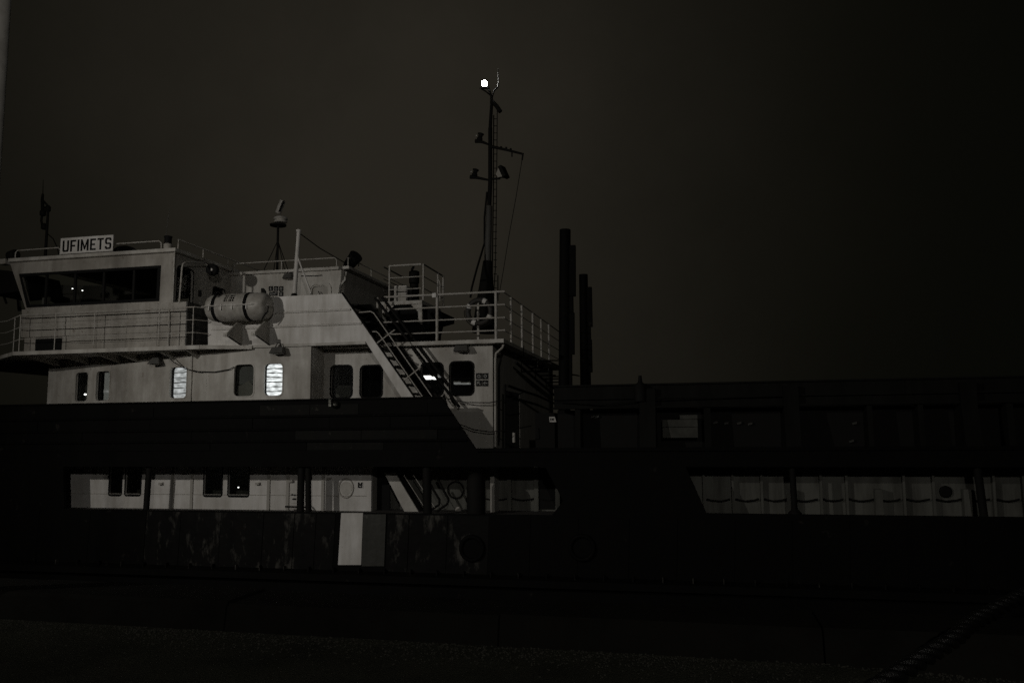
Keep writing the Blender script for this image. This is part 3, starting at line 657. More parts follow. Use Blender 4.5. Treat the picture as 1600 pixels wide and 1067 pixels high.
# dim inner wall right of the lower stair, with its panels
YD = 18.75
part(MB().box(xlb+.02, X(885, YD, 770), YD, YD+.08, zd-.05, zl1), 'inner_side_wall', M['hold'])
part(MB().box(xlb+.02, X(609, YA+.3, 770), YA+.3, YA+.34, zd-.05, zl1), 'doorway_shade_sheet', M['black'])  # black sheet paints the darkness of the doorway
for p in (752, 797, 839, 872):
    part(MB().box(X(p, YD, 770)-.05, X(p, YD, 770)+.05, YD-.09, YD-.002, zd-.05, zl1), 'wall_rib', M['hold'])
P = [at(x, y, YA+.05) for x, y in ((600, 738), (617, 738), (656, 803), (634, 803))]
st2 = part(MB().wall([[(p.x, p.z) for p in P]], YA+.05, .05), 'lower_stair', M['white'])
MB().tube([at(625, 738, YA+.3), at(660, 803, YA+.3)], .07, 6).build('stringer', M['dark'], st2)
for i in range(5):
    t = (i+.5)/5; c_ = at(609, 738, YA+.1).lerp(at(645, 803, YA+.1), t)
    MB().box(c_.x-.1, c_.x+.1, YA+.11, YA+.55, c_.z-.012, c_.z+.012).build('tread', M['dark'], st2)
for q in (((631, 742), (663, 792)), ((646, 742), (679, 792))):
    MB().tube([at(*q[0], YA-.1), at(*q[1], YA-.1)], .009, 5).build('handrail', M['rail'], st2)
for q in (((672, 756), (687, 781), (686, 788), (668, 800)), ((682, 745), (701, 780), (699, 787), (680, 800))):
    MB().tube([at(*p, YA) for p in q], .028, 6).build('handrail', M['dark'], st2)
rg = at(712, 765, YD-.03); m = MB(); m.tube([(rg.x+.19*math.cos(a), YD-.03, rg.z+.19*math.sin(a)) for a in [2*math.pi*i/20 for i in range(21)]], .02, 6, cap=False); part(m, 'porthole_ring', M['dark'])
rg = at(716, 796, YD-.2); part(MB().lathe((rg.x, YD-.2, rg.z-.06), (0, 0, 1), [(0, .07), (.08, .07), (.13, .03)], 10), 'deck_fitting', M['rail'])

# ---- hold side behind the second opening
XC0 = X(1060, YC, 770)
part(MB().box(XC0, XR-.2, YC-.12, YC-.04, zd-.05, zb0+.03), 'hold_side_wall', M['hold'])
YS = YC-.12
for i, p in enumerate((1100, 1145, 1190, 1234, 1282, 1322, 1370, 1411, 1457, 1507, 1551, 1597, 1640, 1690)):
    x = X(p, YS, 770); wide = p in (1370, 1507, 1234)
    hw = .07 if wide else .022
    part(MB().box(x-hw, x+hw, YS-(.2 if wide else .12), YS-.002, zd-.05, Z(763, YS, p) if wide else zb0+.02), 'wall_rib', M['hold'])
ps = [1100, 1145, 1190, 1234, 1282, 1322, 1370, 1411, 1457, 1507, 1551, 1597, 1640]
for a, b in zip(ps, ps[1:]):
    m = MB(); q = [at(a+4+(b-a-8)*t, 779+3.5*math.sin(math.pi*t)+random.uniform(-.5, .5), YS-.06) for t in (0, .2, .4, .6, .8, 1)]
    m.tube(q, .018, 5); part(m, 'hanging_line', M['dark'])
for a, b in ((757, 794), (800, 836), (842, 872)):
    m = MB(); q = [at(a+(b-a)*t, 778+3*math.sin(math.pi*t), YD-.06) for t in (0, .25, .5, .75, 1)]; m.tube(q, .016, 5); part(m, 'hanging_line', M['dark'])
ci = at(1478, 768, YS-.03); part(MB().lathe((ci.x, YS-.002, ci.z), (0, -1, 0), [(0, .12), (.03, .12), (.04, .09)], 16), 'round_hatch', M['coam'])

# ---- hold coaming above the belt
zc1 = Z(604, YC, 900); zc0 = Z(636, YC, 900)
xca = X(866, YC, 640)
coam = part(MB().box(xca, XR-.2, YC, YC+.18, zc0, zc1), 'coaming_beam', M['coam'])
MB().box(xca-.02, XR-.2, YC-.06, YC+.2, zc1+.001, zc1+.035).build('coaming_cap', M['coam'], coam)
MB().box(xca-.02, XR-.2, YC-.08, YC-.002, zc0+.16, zc0+.19).build('coaming_flange', M['coam'], coam)
MB().box(xca-.02, XR-.2, YC-.12, YC+.18, zc0-.04, zc0-.002).build('coaming_flange', M['coam'], coam)
part(MB().box(xca, XR-.2, YC+.42, YC+.5, zb0+.1, zc0-.05), 'coaming_wall', M['dark'])
part(MB().box(xca, XR-.2, YF-1.6, YF-1.5, zb0+.1, zc1), 'coaming_far_wall', M['coam'])
for p, w_, ma in ((1012, .17, 'coam'), (1237, .15, 'coam'), (1360, .05, 'coam'), (1515, .15, 'coam'), (902, .06, 'coam'), (1105, .07, 'coam'), (1440, .05, 'coam'), (1580, .06, 'coam')):
    x = X(p, YC-.1, 650); top = zc1-.08 if w_ > .12 else zc0-.045
    part(MB().slab([[(YC-.35, zb0+.13), (YC+.4, zb0+.13), (YC+.4, zc0-.05), (YC-.01, zc0-.05), (YC-.01, top), (YC-.14, top), (YC-.14, zc0-.1)]] if w_ > .12 else [[(YC-.1, zb0+.13), (YC+.4, zb0+.13), (YC+.4, top), (YC-.05, top)]], (x-w_, 0, 0), (0, 1, 0), (0, 0, 1), (1, 0, 0), 2*w_), 'coaming_stay', M[ma])
x0, x1 = X(1035, YC+.1, 665), X(1090, YC+.1, 665)
zz = [Z(y, YC+.1, 1062) for y in (684, 667, 655, 648)]
for z0, z1, xs0 in ((zz[0], zz[1], x0), (zz[1], zz[2], x0), (zz[2], zz[3], X(1062, YC+.1, 650))):
    part(MB().box(xs0, x1, YC+.1, YC+.13, z0+.006, z1-.004), 'pale_board', M['board'])
for p in (905, 944, 1055, 1162, 1250, 1430, 1480):
    c_ = at(p, 692, YC-.35); part(MB().obox((c_.x, YC-.35, zb0+.23), (.12, 0, 0), (0, .1, 0), (0, 0, .11)), 'deck_block', M['coam'])
b_ = at(1000, 610, YC-.2); part(MB().lathe((b_.x, YC-.1, zc0+.1), (0, 0, 1), [(0, .13), (.35, .13), (.42, .05), (.56, .035)], 10), 'air_vent', M['dark'])
for px, py in ((1118, 660), (1135, 661), (1155, 661), (1172, 662), (1335, 661), (1330, 689), (926, 651), (933, 651)):
    c_ = at(px, py, YC+.38); part(MB().obox((c_.x, YC+.38, c_.z), (.045, 0, .012), (0, .03, 0), (0, 0, .022)), 'wall_lug', M['pgrey'])
part(MB().tube([at(870, 627, YC-.15), at(940, 632, YC-.15), at(1000, 625, YC-.15), at(1100, 622, YC-.1), at(1240, 618, YC-.1)], .012, 5), 'hanging_line', M['dark'])
x_ = X(1412, YC-.02, 610); part(MB().box(x_-.02, x_+.02, YC-.012, YC-.003, zc0+.2, zc1-.005), 'beam_joint', M['black'])
# dark machinery block and ladder forward of the fore house
part(MB().box(X(838, YH+1.6, 680), X(868, YH+1.6, 680), YH+1.5, YH+2.3, zd, Z(645, YH+1.6, 850)), 'winch_box', M['dark'])
xl_ = xcor+.35
lad = part(MB().tube([onx(806, 556, xl_), onx(866, 607, xl_)], .03, 6), 'outside_stair', M['dark'])
MB().tube([onx(806, 566, xl_+.5), onx(866, 617, xl_+.5)], .03, 6).build('stringer', M['dark'], lad)
for i in range(9):
    p_ = onx(806, 556, xl_).lerp(onx(866, 607, xl_), (i+.5)/9); MB().obox(p_+Vector((.25, 0, -.04)), (.24, 0, 0), (0, .08, 0), (0, 0, .012)).build('tread', M['dark'], lad)
for q in (((818, 540), (818, 563), (872, 563)), ((857, 575), (857, 588), (872, 588)), ((840, 560), (840, 577))):
    MB().tube([onx(x, y, xl_-.0) for x, y in q], .02, 6).build('handrail', M['grey'], lad)
part(MB().tube([at(696, 622, Y2-.25), at(730, 628.5, Y2-.25), at(765, 629, Y2-.25), at(800, 622, Y2-.25), at(818, 612, Y2+.3)], .012, 5), 'slack_rope', M['dark'])
part(MB().tube([at(712, 660, Y2-.25), at(740, 671, Y2-.25), at(765, 674.5, Y2-.25), at(800, 671, Y2-.2), at(830, 665, Y2+.3)], .012, 5), 'slack_rope', M['dark'])
part(MB().tube([onx(793, 602, xcor+.3), onx(812, 609, xcor+.3), onx(840, 618, xcor+.3), onx(866, 630, xcor+.3)], .03, 6), 'pipe_run', M['dark'])
part(MB().tube([onx(789, 600, xcor+.3), onx(789, 700, xcor+.3)], .03, 6), 'pipe_run', M['dark'])
q = at(803, 691, YH+1.2); part(MB().tube([q, q+Vector((0, 0, .22))], .035, 8), 'bright_bollard_pin', M['rail'])
# loose cable on the aft house
part(MB().tube([at(256, 552, Y1-.1), at(272, 566, Y1-.08), at(290, 576, Y1-.06), at(310, 580.5, Y1-.05), at(335, 581, Y1-.05), at(358, 577, Y1-.05), at(366, 573, Y1-.04)], .011, 5), 'loose_cable', M['dark'])

# ================================================================== things carried by the ship
# ---- name board
nb = empty('name_board', at(134, 402, YW-.2), 'white name board reading UFIMETS on the wheelhouse roof rail', 'sign')
nx0, nx1 = X(94, YW-.17, 392), X(176, YW-.17, 392)
nz0 = zwt+.10; nz1 = nz0 + (Z(374, YW, 176)-Z(399, YW, 174))
MB().box(nx0, nx1, YW-.17, YW-.145, nz0, nz1).build('board', M['panel'], nb)
def strokes(ch):
    b = .2                                           # strokes in a unit box, as polygons
    if ch == 'U': return [[(0, 1), (b, 1), (b, .2), (.27, .15), (.45, .15), (.52, .2), (.52, 1), (.72, 1), (.72, .12), (.6, 0), (.12, 0), (0, .12)]]
    if ch == 'F': return [[(0, 0), (b, 0), (b, .42), (.55, .42), (.55, .57), (b, .57), (b, .85), (.65, .85), (.65, 1), (0, 1)]]
    if ch == 'I': return [[(0, 0), (b, 0), (b, 1), (0, 1)]]
    if ch == 'M': return [[(0, 0), (b, 0), (b, .62), (.40, .1), (.5, .1), (.70, .62), (.70, 0), (.9, 0), (.9, 1), (.72, 1), (.45, .38), (.18, 1), (0, 1)]]
    if ch == 'E': return [[(0, 0), (.65, 0), (.65, .15), (b, .15), (b, .43), (.55, .43), (.55, .57), (b, .57), (b, .85), (.65, .85), (.65, 1), (0, 1)]]
    if ch == 'T': return [[(.25, 0), (.45, 0), (.45, .85), (.7, .85), (.7, 1), (0, 1), (0, .85), (.25, .85)]]
    if ch == 'S': return [[(0, .14), (.12, 0), (.58, 0), (.7, .14), (.7, .44), (.58, .57), (.2, .57), (.2, .85), (.5, .85), (.5, .74), (.7, .74), (.7, .88), (.58, 1), (.12, 1), (0, .88), (0, .56), (.12, .43), (.5, .43), (.5, .15), (.2, .15), (.2, .27), (0, .27)]]
wd = {'U': .72, 'F': .65, 'I': .2, 'M': .9, 'E': .65, 'T': .7, 'S': .7}
tot = sum(wd[q] for q in 'UFIMETS') + .17*6
wx = (nx1-nx0)*.925; hx = (nz1-nz0)*.72; xx = nx0 + (nx1-nx0)*.045; zz0 = nz0+(nz1-nz0)*.12
for ch in 'UFIMETS':
    for poly in strokes(ch):
        MB().wall([[(xx + a*wx/tot, zz0+b_*hx) for a, b_ in poly]], YW-.178, .007).build('letter', M['ink'], nb)
    xx += (wd[ch]+.17)*wx/tot
# ---- dome and beacons on the wheelhouse roof
c_ = at(196, 400, YW+.9); MB().lathe((c_.x, YW+.9, zwt+.086), (0, 0, 1), [(0, .36), (.16, .36), (.28, .30), (.36, .2), (.40, .06)], 20).build('satellite_dome', M['grey'], None, 'dark antenna dome behind the name board on the wheelhouse roof', 'antenna dome')
c_ = at(262, 392, YW+.05); bc = empty('roof_beacon', (c_.x, YW+.05, zwt+.086), 'small beacon lamp at the fore corner of the wheelhouse roof', 'beacon')
MB().lathe(ORG[bc], (0, 0, 1), [(0, .10), (.14, .10), (.16, .07)], 12).build('base', M['rail'], bc)
MB().lathe(ORG[bc]+Vector((0, 0, .16)), (0, 0, 1), [(0, .085), (.13, .085), (.16, .10), (.18, .10), (.2, .03)], 12).build('lens', M['black'], bc)
MB().tube([at(259, 372, YW+.05), at(261.5, 350, YW+.05), at(265, 326, YW+.05)], .007, 5).build('whip_antenna', M['grey'], None, 'thin whip antenna rising above the beacon of the wheelhouse roof', 'antenna')
c_ = at(24, 411, YW+.1); sl = empty('searchlight', (c_.x, YW+.1, zwt+.086), 'dark searchlight at the left end of the wheelhouse roof', 'searchlight')
MB().lathe(ORG[sl]+Vector((-.14, -.05, .1)), (1, -.3, .1), [(0, .10), (.04, .13), (.26, .13), (.28, .1)], 12).build('lamp_housing', M['dark'], sl)
MB().tube([ORG[sl], ORG[sl]+Vector((0, 0, .1))], .03, 6).build('pedestal', M['dark'], sl)
c_ = at(8, 412, YW+.2); MB().box(c_.x-.1, c_.x+.1, YW+.1, YW+.3, zwt+.02, zwt+.15).build('junction_box', M['rail'], None, 'pale small box left of the searchlight on the roof edge', 'box')
# ---- aft signal post
y_ = YW+1.2
sp = empty('signal_post', at(71, 412, y_), 'thin dark signal post with brackets behind the wheelhouse roof rail', 'mast')
MB().tube([at(70, 412, y_), at(73, 365, y_), at(75.5, 322, y_)], .04, 6, .03).build('pole', M['dark'], sp)
MB().tube([at(67, 330, y_), at(66, 312, y_), at(67, 303, y_)], .05, 6, .03).build('lamp_column', M['dark'], sp)
MB().tube([at(67, 325, y_), at(64.5, 345, y_), at(66, 352, y_), at(72, 358, y_)], .03, 6).build('brace', M['dark'], sp)
MB().tube([at(66, 312, y_), at(77, 324, y_), at(70, 324, y_), at(66, 325, y_)], .028, 6).build('brace', M['dark'], sp)
for px, py, r_ in ((75, 326, .07), (67, 333, .08), (69, 354, .08)):
    c_ = at(px, py, y_); MB().lathe((c_.x, y_, c_.z-.08), (0, 0, 1), [(0, .05), (.02, r_), (.13, r_), (.17, .03)], 10).build('signal_lamp', M['dark'], sp)
MB().tube([at(67, 303, y_), at(67.5, 281, y_)], .012, 5, .006).build('aerial', M['dark'], sp)
MB().tube([at(74, 365, y_), at(83, 373, y_-.3), at(90, 388, y_-.9), at(92, 400, YW-.1)], .014, 5).build('cable', M['dark'], sp)
# ---- pipe arch with deck lamp beside the wheelhouse door
xp_ = xwr+.25
ar = empty('lamp_arch', onx(282, 470, xp_), 'bent pale pipe carrying a round lamp beside the wheelhouse door', 'lamp')
MB().tube([onx(280, 474, xp_), onx(284.5, 418, xp_), onx(286, 412, xp_), onx(291, 409.5, xp_), onx(319, 409.5, xp_), onx(324, 414, xp_), onx(325, 419, xp_)], .022, 6).build('pipe', M['rail'], ar)
c_ = onx(331, 421, xp_+.1); MB().lathe(c_+Vector((0, .12, 0)), (.25, -1, -.1), [(0, .06), (.08, .15), (.22, .15), (.23, .12)], 14).build('lamp_housing', M['black'], ar)
MB().lathe(c_+Vector((.06, -.11, -.03)), (.25, -1, -.1), [(0, .04), (.02, .03)], 8).build('reflector', M['panel'], ar)
# ---- life raft canister
yr_ = Y1-.37
rc = at(373, 480, yr_)
raft = empty('life_raft_canister', (rc.x, yr_, rc.z-.33), 'white life raft canister lashed on its cradle beside the wheelhouse', 'life raft')
Lr = (X(421, yr_, 480)-X(328, yr_, 480)); rr_ = (Z(459.5, yr_, 373)-Z(502, yr_, 373))/2
xa0 = X(328, yr_, 480)
ax = Vector((1, 0, .0))
o_ = Vector((xa0, yr_, rc.z))
prof = [(0, rr_*.70), (.04, rr_*.86), (.10, rr_*.95), (.20, rr_*.99)]
for f_ in (.28, .40, .41, .43, .44, .58, .59, .61, .62, .73, .76):
    prof.append((Lr*f_, rr_*(1.0 if f_ not in (.41, .43, .59, .61) else 1.035)))
prof += [(Lr-.16, rr_*.98), (Lr-.08, rr_*.92), (Lr-.03, rr_*.78), (Lr-.006, rr_*.55), (Lr, rr_*.2)]
MB().lathe(o_, ax, prof, 32).build('shell', M['shell'], raft)
fl = [(xa0-.02, yr_-rr_-.0), (xa0+.2, yr_-rr_-.028), (xa0+Lr-.25, yr_-rr_-.028), (xa0+Lr-.08, yr_-rr_*.75), (xa0+Lr+.03, yr_-.12), (xa0+Lr+.03, yr_+.12), (xa0+Lr-.25, yr_+rr_+.028), (xa0-.02, yr_+rr_+.028)]
MB().slab([fl], (0, 0, rc.z-.012), (1, 0, 0), (0, 1, 0), (0, 0, 1), .024).build('flange', M['shell'], raft)
for f_ in (.17, .70):
    MB().lathe(o_+ax*(Lr*f_), ax, [(-.04, rr_*1.005), (-.038, rr_*1.04), (.038, rr_*1.04), (.04, rr_*1.005)], 32).build('strap', M['black'], raft)
for f_ in (.12, .32, .50, .74):
    MB().box(xa0+Lr*f_-.012, xa0+Lr*f_+.012, yr_-rr_*1.07, yr_-rr_*1.03, rc.z-.10, rc.z+.03).build('clip', M['panel'], raft)
MB().tube([o_+Vector((Lr+.03, -.1, -.02)), o_+Vector((Lr+.02, -.12, -.15)), o_+Vector((Lr-.06, -.15, -.26)), o_+Vector((Lr-.12, -.12, -.34))], .014, 6).build('lashing', M['black'], raft)
def curved(u0, u1, a0, a1, name, ma, n=3, k_=1.012, flat=None):
    vs = []; fs = []
    for i in range(n+1):
        a = R(a0+(a1-a0)*i/n)
        for u in (u0, u1): vs.append(o_+ax*u+Vector((0, -math.cos(a)*rr_*k_, math.sin(a)*rr_*k_)))
    for i in range(n): fs.append((2*i, 2*i+1, 2*i+3, 2*i+2))
    m = MB(); m.add(vs, fs, True)
    vs2 = [v+Vector((0, .004, -.001)) for v in vs]; m.add(vs2, [f[::-1] for f in fs], True)
    return m.build(name, M[ma], raft)
for r0, cnt, w0 in ((52, 5, .042), (38, 5, .045), (26, 5, .045)):
    for i in range(cnt): curved(Lr*.35+.052*i+random.uniform(0, .008), Lr*.35+.052*i+w0-random.uniform(0, .012), r0-9, r0, 'print_mark', 'ink', 2, 1.015 if True else 1)
for u in (.21, .66): 
    for i in range(3): curved(Lr*u+.03*i, Lr*u+.03*i+.018, 42, 66, 'print_mark', 'ink', 2)
curved(Lr*.86, Lr*.86+.07, 20, 26, 'print_mark', 'ink', 1, .93); curved(Lr*.86, Lr*.86+.07, 36, 41, 'print_mark', 'ink', 1, .93)
MB().slab([[(-.16, 0), (.0, 0), (-.03, .22), (-.10, .30), (-.16, .30)]], at(417, 466, Y1+.1)-Vector((0, 0, .05)), (1, 0, 0), (0, 0, 1), (0, 1, 0), .02).build('cowl_plate', M['black'], None, 'small black fin standing behind the right end of the raft canister', 'fin')
# ---- deck lamps with wedge hoods
def decklamp(px, py, w_, h_, label, Y, wide=False):
    c_ = at(px, py, Y); t = empty('deck_lamp', (c_.x, Y, c_.z), label, 'lamp', 'hooded deck lamps on the house walls')
    w2 = w_/2; vs = []
    top = .42 if not wide else .8
    vs = [(-w2, -.26, -h_/2), (w2, -.26, -h_/2), (w2, -.06, -h_/2), (-w2, -.06, -h_/2), (-w2*top, -.18, h_/2), (w2*top, -.18, h_/2), (w2*top, -.06, h_/2), (-w2*top, -.06, h_/2)]
    MB().add([c_+Vector(v) for v in vs], [(0, 1, 5, 4), (1, 2, 6, 5), (2, 3, 7, 6), (3, 0, 4, 7), (4, 5, 6, 7), (0, 3, 2, 1)]).build('hood', M['grey'], t)
    MB().add([c_+Vector((x*.9, y, -h_/2-.012)) for x, y in ((-w2, -.25), (w2, -.25), (w2, -.07), (-w2, -.07))], [(0, 1, 2, 3)]).build('lens', M['dull'], t)
    MB().tube([c_+Vector((0, -.1, h_/2)), c_+Vector((0, -.02, h_/2+.05)), c_+Vector((0, 0, h_/2+.05))], .035, 6).build('bracket', M['grey'], t)
    MB().tube([c_+Vector((-w2*top*.6, -.12, h_/2)), c_+Vector((-w2*top*.3, -.1, h_/2+.09)), c_+Vector((w2*top*.3, -.1, h_/2+.09)), c_+Vector((w2*top*.6, -.12, h_/2))], .012, 5).build('yoke', M['dark'], t)
    return t
decklamp(250, 564, .34, .17, 'grey hooded deck lamp above the first lit window', (A+dA*onA(250, 564)[0]).y)
decklamp(439, 548, .33, .15, 'grey hooded deck lamp above the second lit window', Y1-.002, True)
decklamp(724, 545, .34, .14, 'wide grey hooded lamp under the fore house roof edge', Y2-.002, True)
decklamp(455, 433, .26, .14, 'small hooded lamp beside the pale davit post', Y3-.002, True)
# ---- safety signs
def sign(px, py, hw, hh, Y, picto, label, grp, cat='sign', plate='sign'):
    c_ = at(px, py, Y); t = empty('safety_sign', (c_.x, Y-.02, c_.z-hh), label, cat, grp)
    MB().box(c_.x-hw, c_.x+hw, Y-.014, Y-.004, c_.z-hh, c_.z+hh).build('plate', M[plate], t)
    for lp in picto: MB().wall([[(c_.x+a*hw, c_.z+b_*hh) for a, b_ in q_] for q_ in lp], Y-.019, .004).build('pictogram', M['pict'], t)
ringp = [[circ(0, 0, .55, 16), circ(0, 0, .3, 16)]]
boat = [[[(-.7, -.3), (.7, -.3), (.55, -.55), (-.55, -.55)]], [[(-.6, -.15), (-.45, .35), (0, .55), (.45, .35), (.6, -.15), (.35, -.1), (.2, .2), (-.1, .25), (-.35, -.1)]]]
arl = [[[(-.7, 0), (-.1, .6), (.12, .6), (-.28, .14), (.7, .14), (.7, -.14), (-.28, -.14), (.12, -.6), (-.1, -.6)]]]
arn = [[[(-.6, .6), (.35, .6), (.35, .36), (-.15, .36), (.65, -.45), (.45, -.65), (-.36, .15), (-.36, -.35), (-.6, -.35)]]]
man = [[[(-.3, -.7), (-.1, -.7), (.05, -.2), (.25, -.7), (.45, -.7), (.15, .3), (-.25, .3)]], [circ(-.05, .55, .2, 10)]]
gs = 'safety signs on the fore house'
hw = .068
sign(748.5, 587.5, hw, hw, Y2, boat, 'dark square sign with a life raft symbol on the fore house', gs)
sign(758.5, 587.5, hw, hw, Y2, ringp, 'dark square sign with a ring symbol on the fore house', gs)
sign(748.5, 598.5, hw, hw, Y2, arn, 'dark square sign with an arrow slanting up left', gs)
sign(758.5, 598.5, hw, hw, Y2, arl, 'dark square sign with an arrow pointing straight left', gs)
gs = 'safety signs on the upper house'
sign(423.5, 451, .062, .065, Y3, man, 'dark sign with a figure, left of the upper row by the raft', gs)
sign(431.5, 451, .062, .065, Y3, boat, 'dark sign with a life raft symbol in the upper row by the raft', gs)
sign(439.5, 451, .062, .065, Y3, ringp, 'dark sign with a ring symbol in the upper row by the raft', gs)
sign(427.5, 459, .125, .055, Y3, [[[(-.85, .3), (.85, .3), (.85, .05), (-.85, .05)]], [[(-.85, -.2), (.5, -.2), (.5, -.45), (-.85, -.45)]]], 'wide dark sign with lines of print under the raft symbol signs', gs)
sign(439.5, 459.5, .062, .065, Y3, [[[(-.5, -.6), (-.2, -.6), (-.2, .6), (-.5, .6)]], [[(.1, -.6), (.4, -.6), (.4, .6), (.1, .6)]]], 'dark square sign with two upright bars by the raft', gs)
# deck sign M and notice on the lower wall, plus the small white plate by the winch
c_ = at(563, 757.5, YA); ms = empty('wall_sign', (c_.x, YA-.02, c_.z-.07), 'small dark letter M sign on the lower white wall', 'sign')
q_ = [[(-.9, -.9), (.9, -.9), (.9, .9), (.45, .9), (0, .25), (-.45, .9), (-.9, .9)], [(-.4, -.45), (.4, -.45), (.4, .05), (0, -.3), (-.4, .05)]]
MB().wall([[(c_.x+a*.062, c_.z+b_*.07) for a, b_ in l_] for l_ in q_], YA-.012, .006).build('letter', M['ink'], ms)
MB().wall([rect(c_.x-.075, c_.x+.075, c_.z-.085, c_.z+.085)], YA-.006, .003).build('plate', M['panel'], ms)
c_ = at(461, 777, YA); ns = empty('notice', (c_.x, YA-.02, c_.z-.1), 'pale notice with a few dark marks beside the dark stanchions', 'notice')
MB().box(c_.x-.12, c_.x+.12, YA-.012, YA-.004, c_.z-.12, c_.z+.12).build('sheet', M['panel'], ns)
for a, b_, w_ in ((-.09, .05, .05), (-.02, .04, .04), (.05, .05, .04), (-.06, -.05, .1)): MB().box(c_.x+a, c_.x+a+w_, YA-.016, YA-.0125, c_.z+b_, c_.z+b_+.035).build('print_mark', M['ink'], ns)
c_ = at(863, 655, YH+1.48); ws = empty('wall_sign', (c_.x, YH+1.48, c_.z-.07), 'small white plate on the dark winch box', 'sign')
MB().slab([[(-.075, .06), (.055, .06), (.09, -.06), (-.06, -.06)]], c_, (1, 0, 0), (0, 0, 1), (0, 1, 0), .008).build('plate', M['panel'], ws)
for a in (-.035, .0, .03): MB().box(c_.x+a-.01, c_.x+a+.01, YH+1.474, YH+1.479, c_.z-.025, c_.z+.03).build('print_mark', M['ink'], ws)
# ---- radar on its pedestal
yq = Y3+1.3
rd = empty('radar_scanner', at(436, 412, yq), 'pale radar scanner tilted on a thin tripod above the upper house', 'radar')
b0 = at(434.5, 352, yq); bt = at(433, 425, yq)
MB().tube([bt, b0], .035, 8).build('pole', M['dark'], rd)
for ddx, ddy in ((-.22, .3), (.26, -.2), (.1, .5), (-.3, -.1)):
    MB().tube([Vector((bt.x+ddx*1.3, yq+ddy, bt.z)), b0.lerp(bt, .33)], .012, 5).build('stay', M['dark'], rd)
MB().lathe(b0-Vector((0, 0, .02)), (0, 0, 1), [(0, .23), (.04, .24), (.05, .1)], 14).build('base_plate', M['dark'], rd)
MB().lathe(at(438.5, 348, yq)-Vector((0, 0, 0)), (0, 0, 1), [(0, .17), (.03, .19), (.05, .19), (.055, .15), (.09, .15), (.10, .20), (.15, .19), (.18, .13), (.20, .08)], 18).build('turning_unit', M['shell'], rd)
c_ = at(442, 326, yq); v = Vector((.27, 0, .0)); up_ = (at(446.5, 316, yq)-at(438, 336, yq)).normalized()
sn = at(438.5, 334, yq); tp_ = at(445.5, 315.5, yq)
MB().tube([sn-up_*.02+Vector((-.015, -.12, 0)), tp_+Vector((-.015, -.12, 0))], .085, 12).build('scanner', M['shell'], rd)
MB().obox((sn+tp_)/2+Vector((.05, -.19, -.01)), Vector((.045, -.02, 0)), Vector((.006, .012, 0)), up_*(tp_-sn).length*.45).build('scanner_face', M['dark'], rd)
# ---- davit post with stay
dv = empty('davit_post', at(461, 461, Y1+.5), 'pale slanting davit post with a brace on the upper bulwark', 'davit')
yv = Y1+.9
MB().tube([at(460, 460, yv), at(463.5, 410, yv), at(467, 361, yv)], .06, 8, .05).build('post', M['panel'], dv)
MB().tube([at(465, 401, yv), at(486, 459, yv-.2)], .022, 6).build('brace', M['panel'], dv)
MB().tube([at(467.5, 364, yv), at(500, 388, Y3), at(538, 410, Y3+.5)], .014, 5).build('stay_wire', M['dark'], dv)
MB().lathe(at(460, 461.5, yv)-Vector((0, 0, .1)), (0, 0, 1), [(0, .09), (.12, .08), (.15, .06)], 8).build('foot', M['dark'], dv)
MB().lathe(at(467, 361, yv), (0, 0, 1), [(-.03, .065), (.03, .065)], 8).build('cap', M['panel'], dv)
c_ = at(548, 418, Y3+.4)
h_ = empty('roof_horn', (c_.x, Y3+.4, zut+.08), 'black horn shaped vent at the fore corner of the upper house roof', 'vent')
MB().tube([(c_.x-.1, Y3+.4, zut+.08), (c_.x-.06, Y3+.4, zut+.2), (c_.x+.12, Y3+.3, zut+.34), (c_.x+.22, Y3+.25, zut+.42)], .13, 10, .19).build('trumpet', M['black'], h_)
# ---- railed platform with cabinet and exhaust stack, dark bulk below
yp0, yp1 = Y2+1.3, Y2+2.9
pf = empty('equipment_platform', at(635, 535, yp0), 'pale railed platform on legs above the fore house roof', 'platform')
def pp(px, py, Y=yp0): return at(px, py, Y)
xp0, xp1 = pp(593, 475).x, pp(659, 475).x
zp = pp(630, 470).z
MB().box(xp0, xp1, yp0, yp1, zp-.09, zp).build('floor', M['rail'], pf)
for x, y in ((xp0+.12, yp0+.06), (xp1-.05, yp0+.06), (xp0+.12, yp1-.06), (xp1-.05, yp1-.06)):
    MB().box(x-.05, x+.05, y-.04, y+.04, zr0, zp-.091).build('leg', M['rail'], pf)
    s_ = 1 if x < (xp0+xp1)/2 else -1
    MB().slab([[(0, 0), (.2*s_, 0), (0, -.2)]], (x+.052*s_, y, zp-.092), (1, 0, 0), (0, 0, 1), (0, 1, 0), .01).build('gusset', M['rail'], pf)
MB().tube([pp(590, 465, yp0-.5), pp(589.5, 535, yp0-.5)], .03, 6).build('leg', M['rail'], pf)
zt_ = pp(630, 414).z
for x, y in ((pp(608, 440).x, yp0+.02), (pp(661, 440).x, yp0+.02), (pp(661, 440).x, yp1-.4), (pp(597, 440).x, yp0+.5), (pp(661, 440).x+.02, yp1)):
    MB().tube([(x, y, zp), (x, y, zt_)], .024, 6).build('post', M['rail'], pf)
for i, f_ in enumerate((1, .66, .33)):
    z = zp+(zt_-zp)*f_; r_ = .024 if i == 0 else .014
    MB().tube([(pp(608, 440).x, yp0+.02, z), (pp(658, 440).x, yp0+.02, z)], r_, 6).build('rail', M['rail'], pf)
    MB().tube([(pp(661, 440).x, yp0+.06, z), (pp(661, 440).x, yp1, z)], r_*.8, 6).build('rail', M['grey'], pf)
    MB().tube([(pp(597, 440).x, yp0+.1, z), (pp(597, 440).x, yp1, z)], r_*.8, 6).build('rail', M['grey'], pf)
cx0, cx1 = pp(617, 455, yp0+.35).x, pp(636, 455, yp0+.35).x
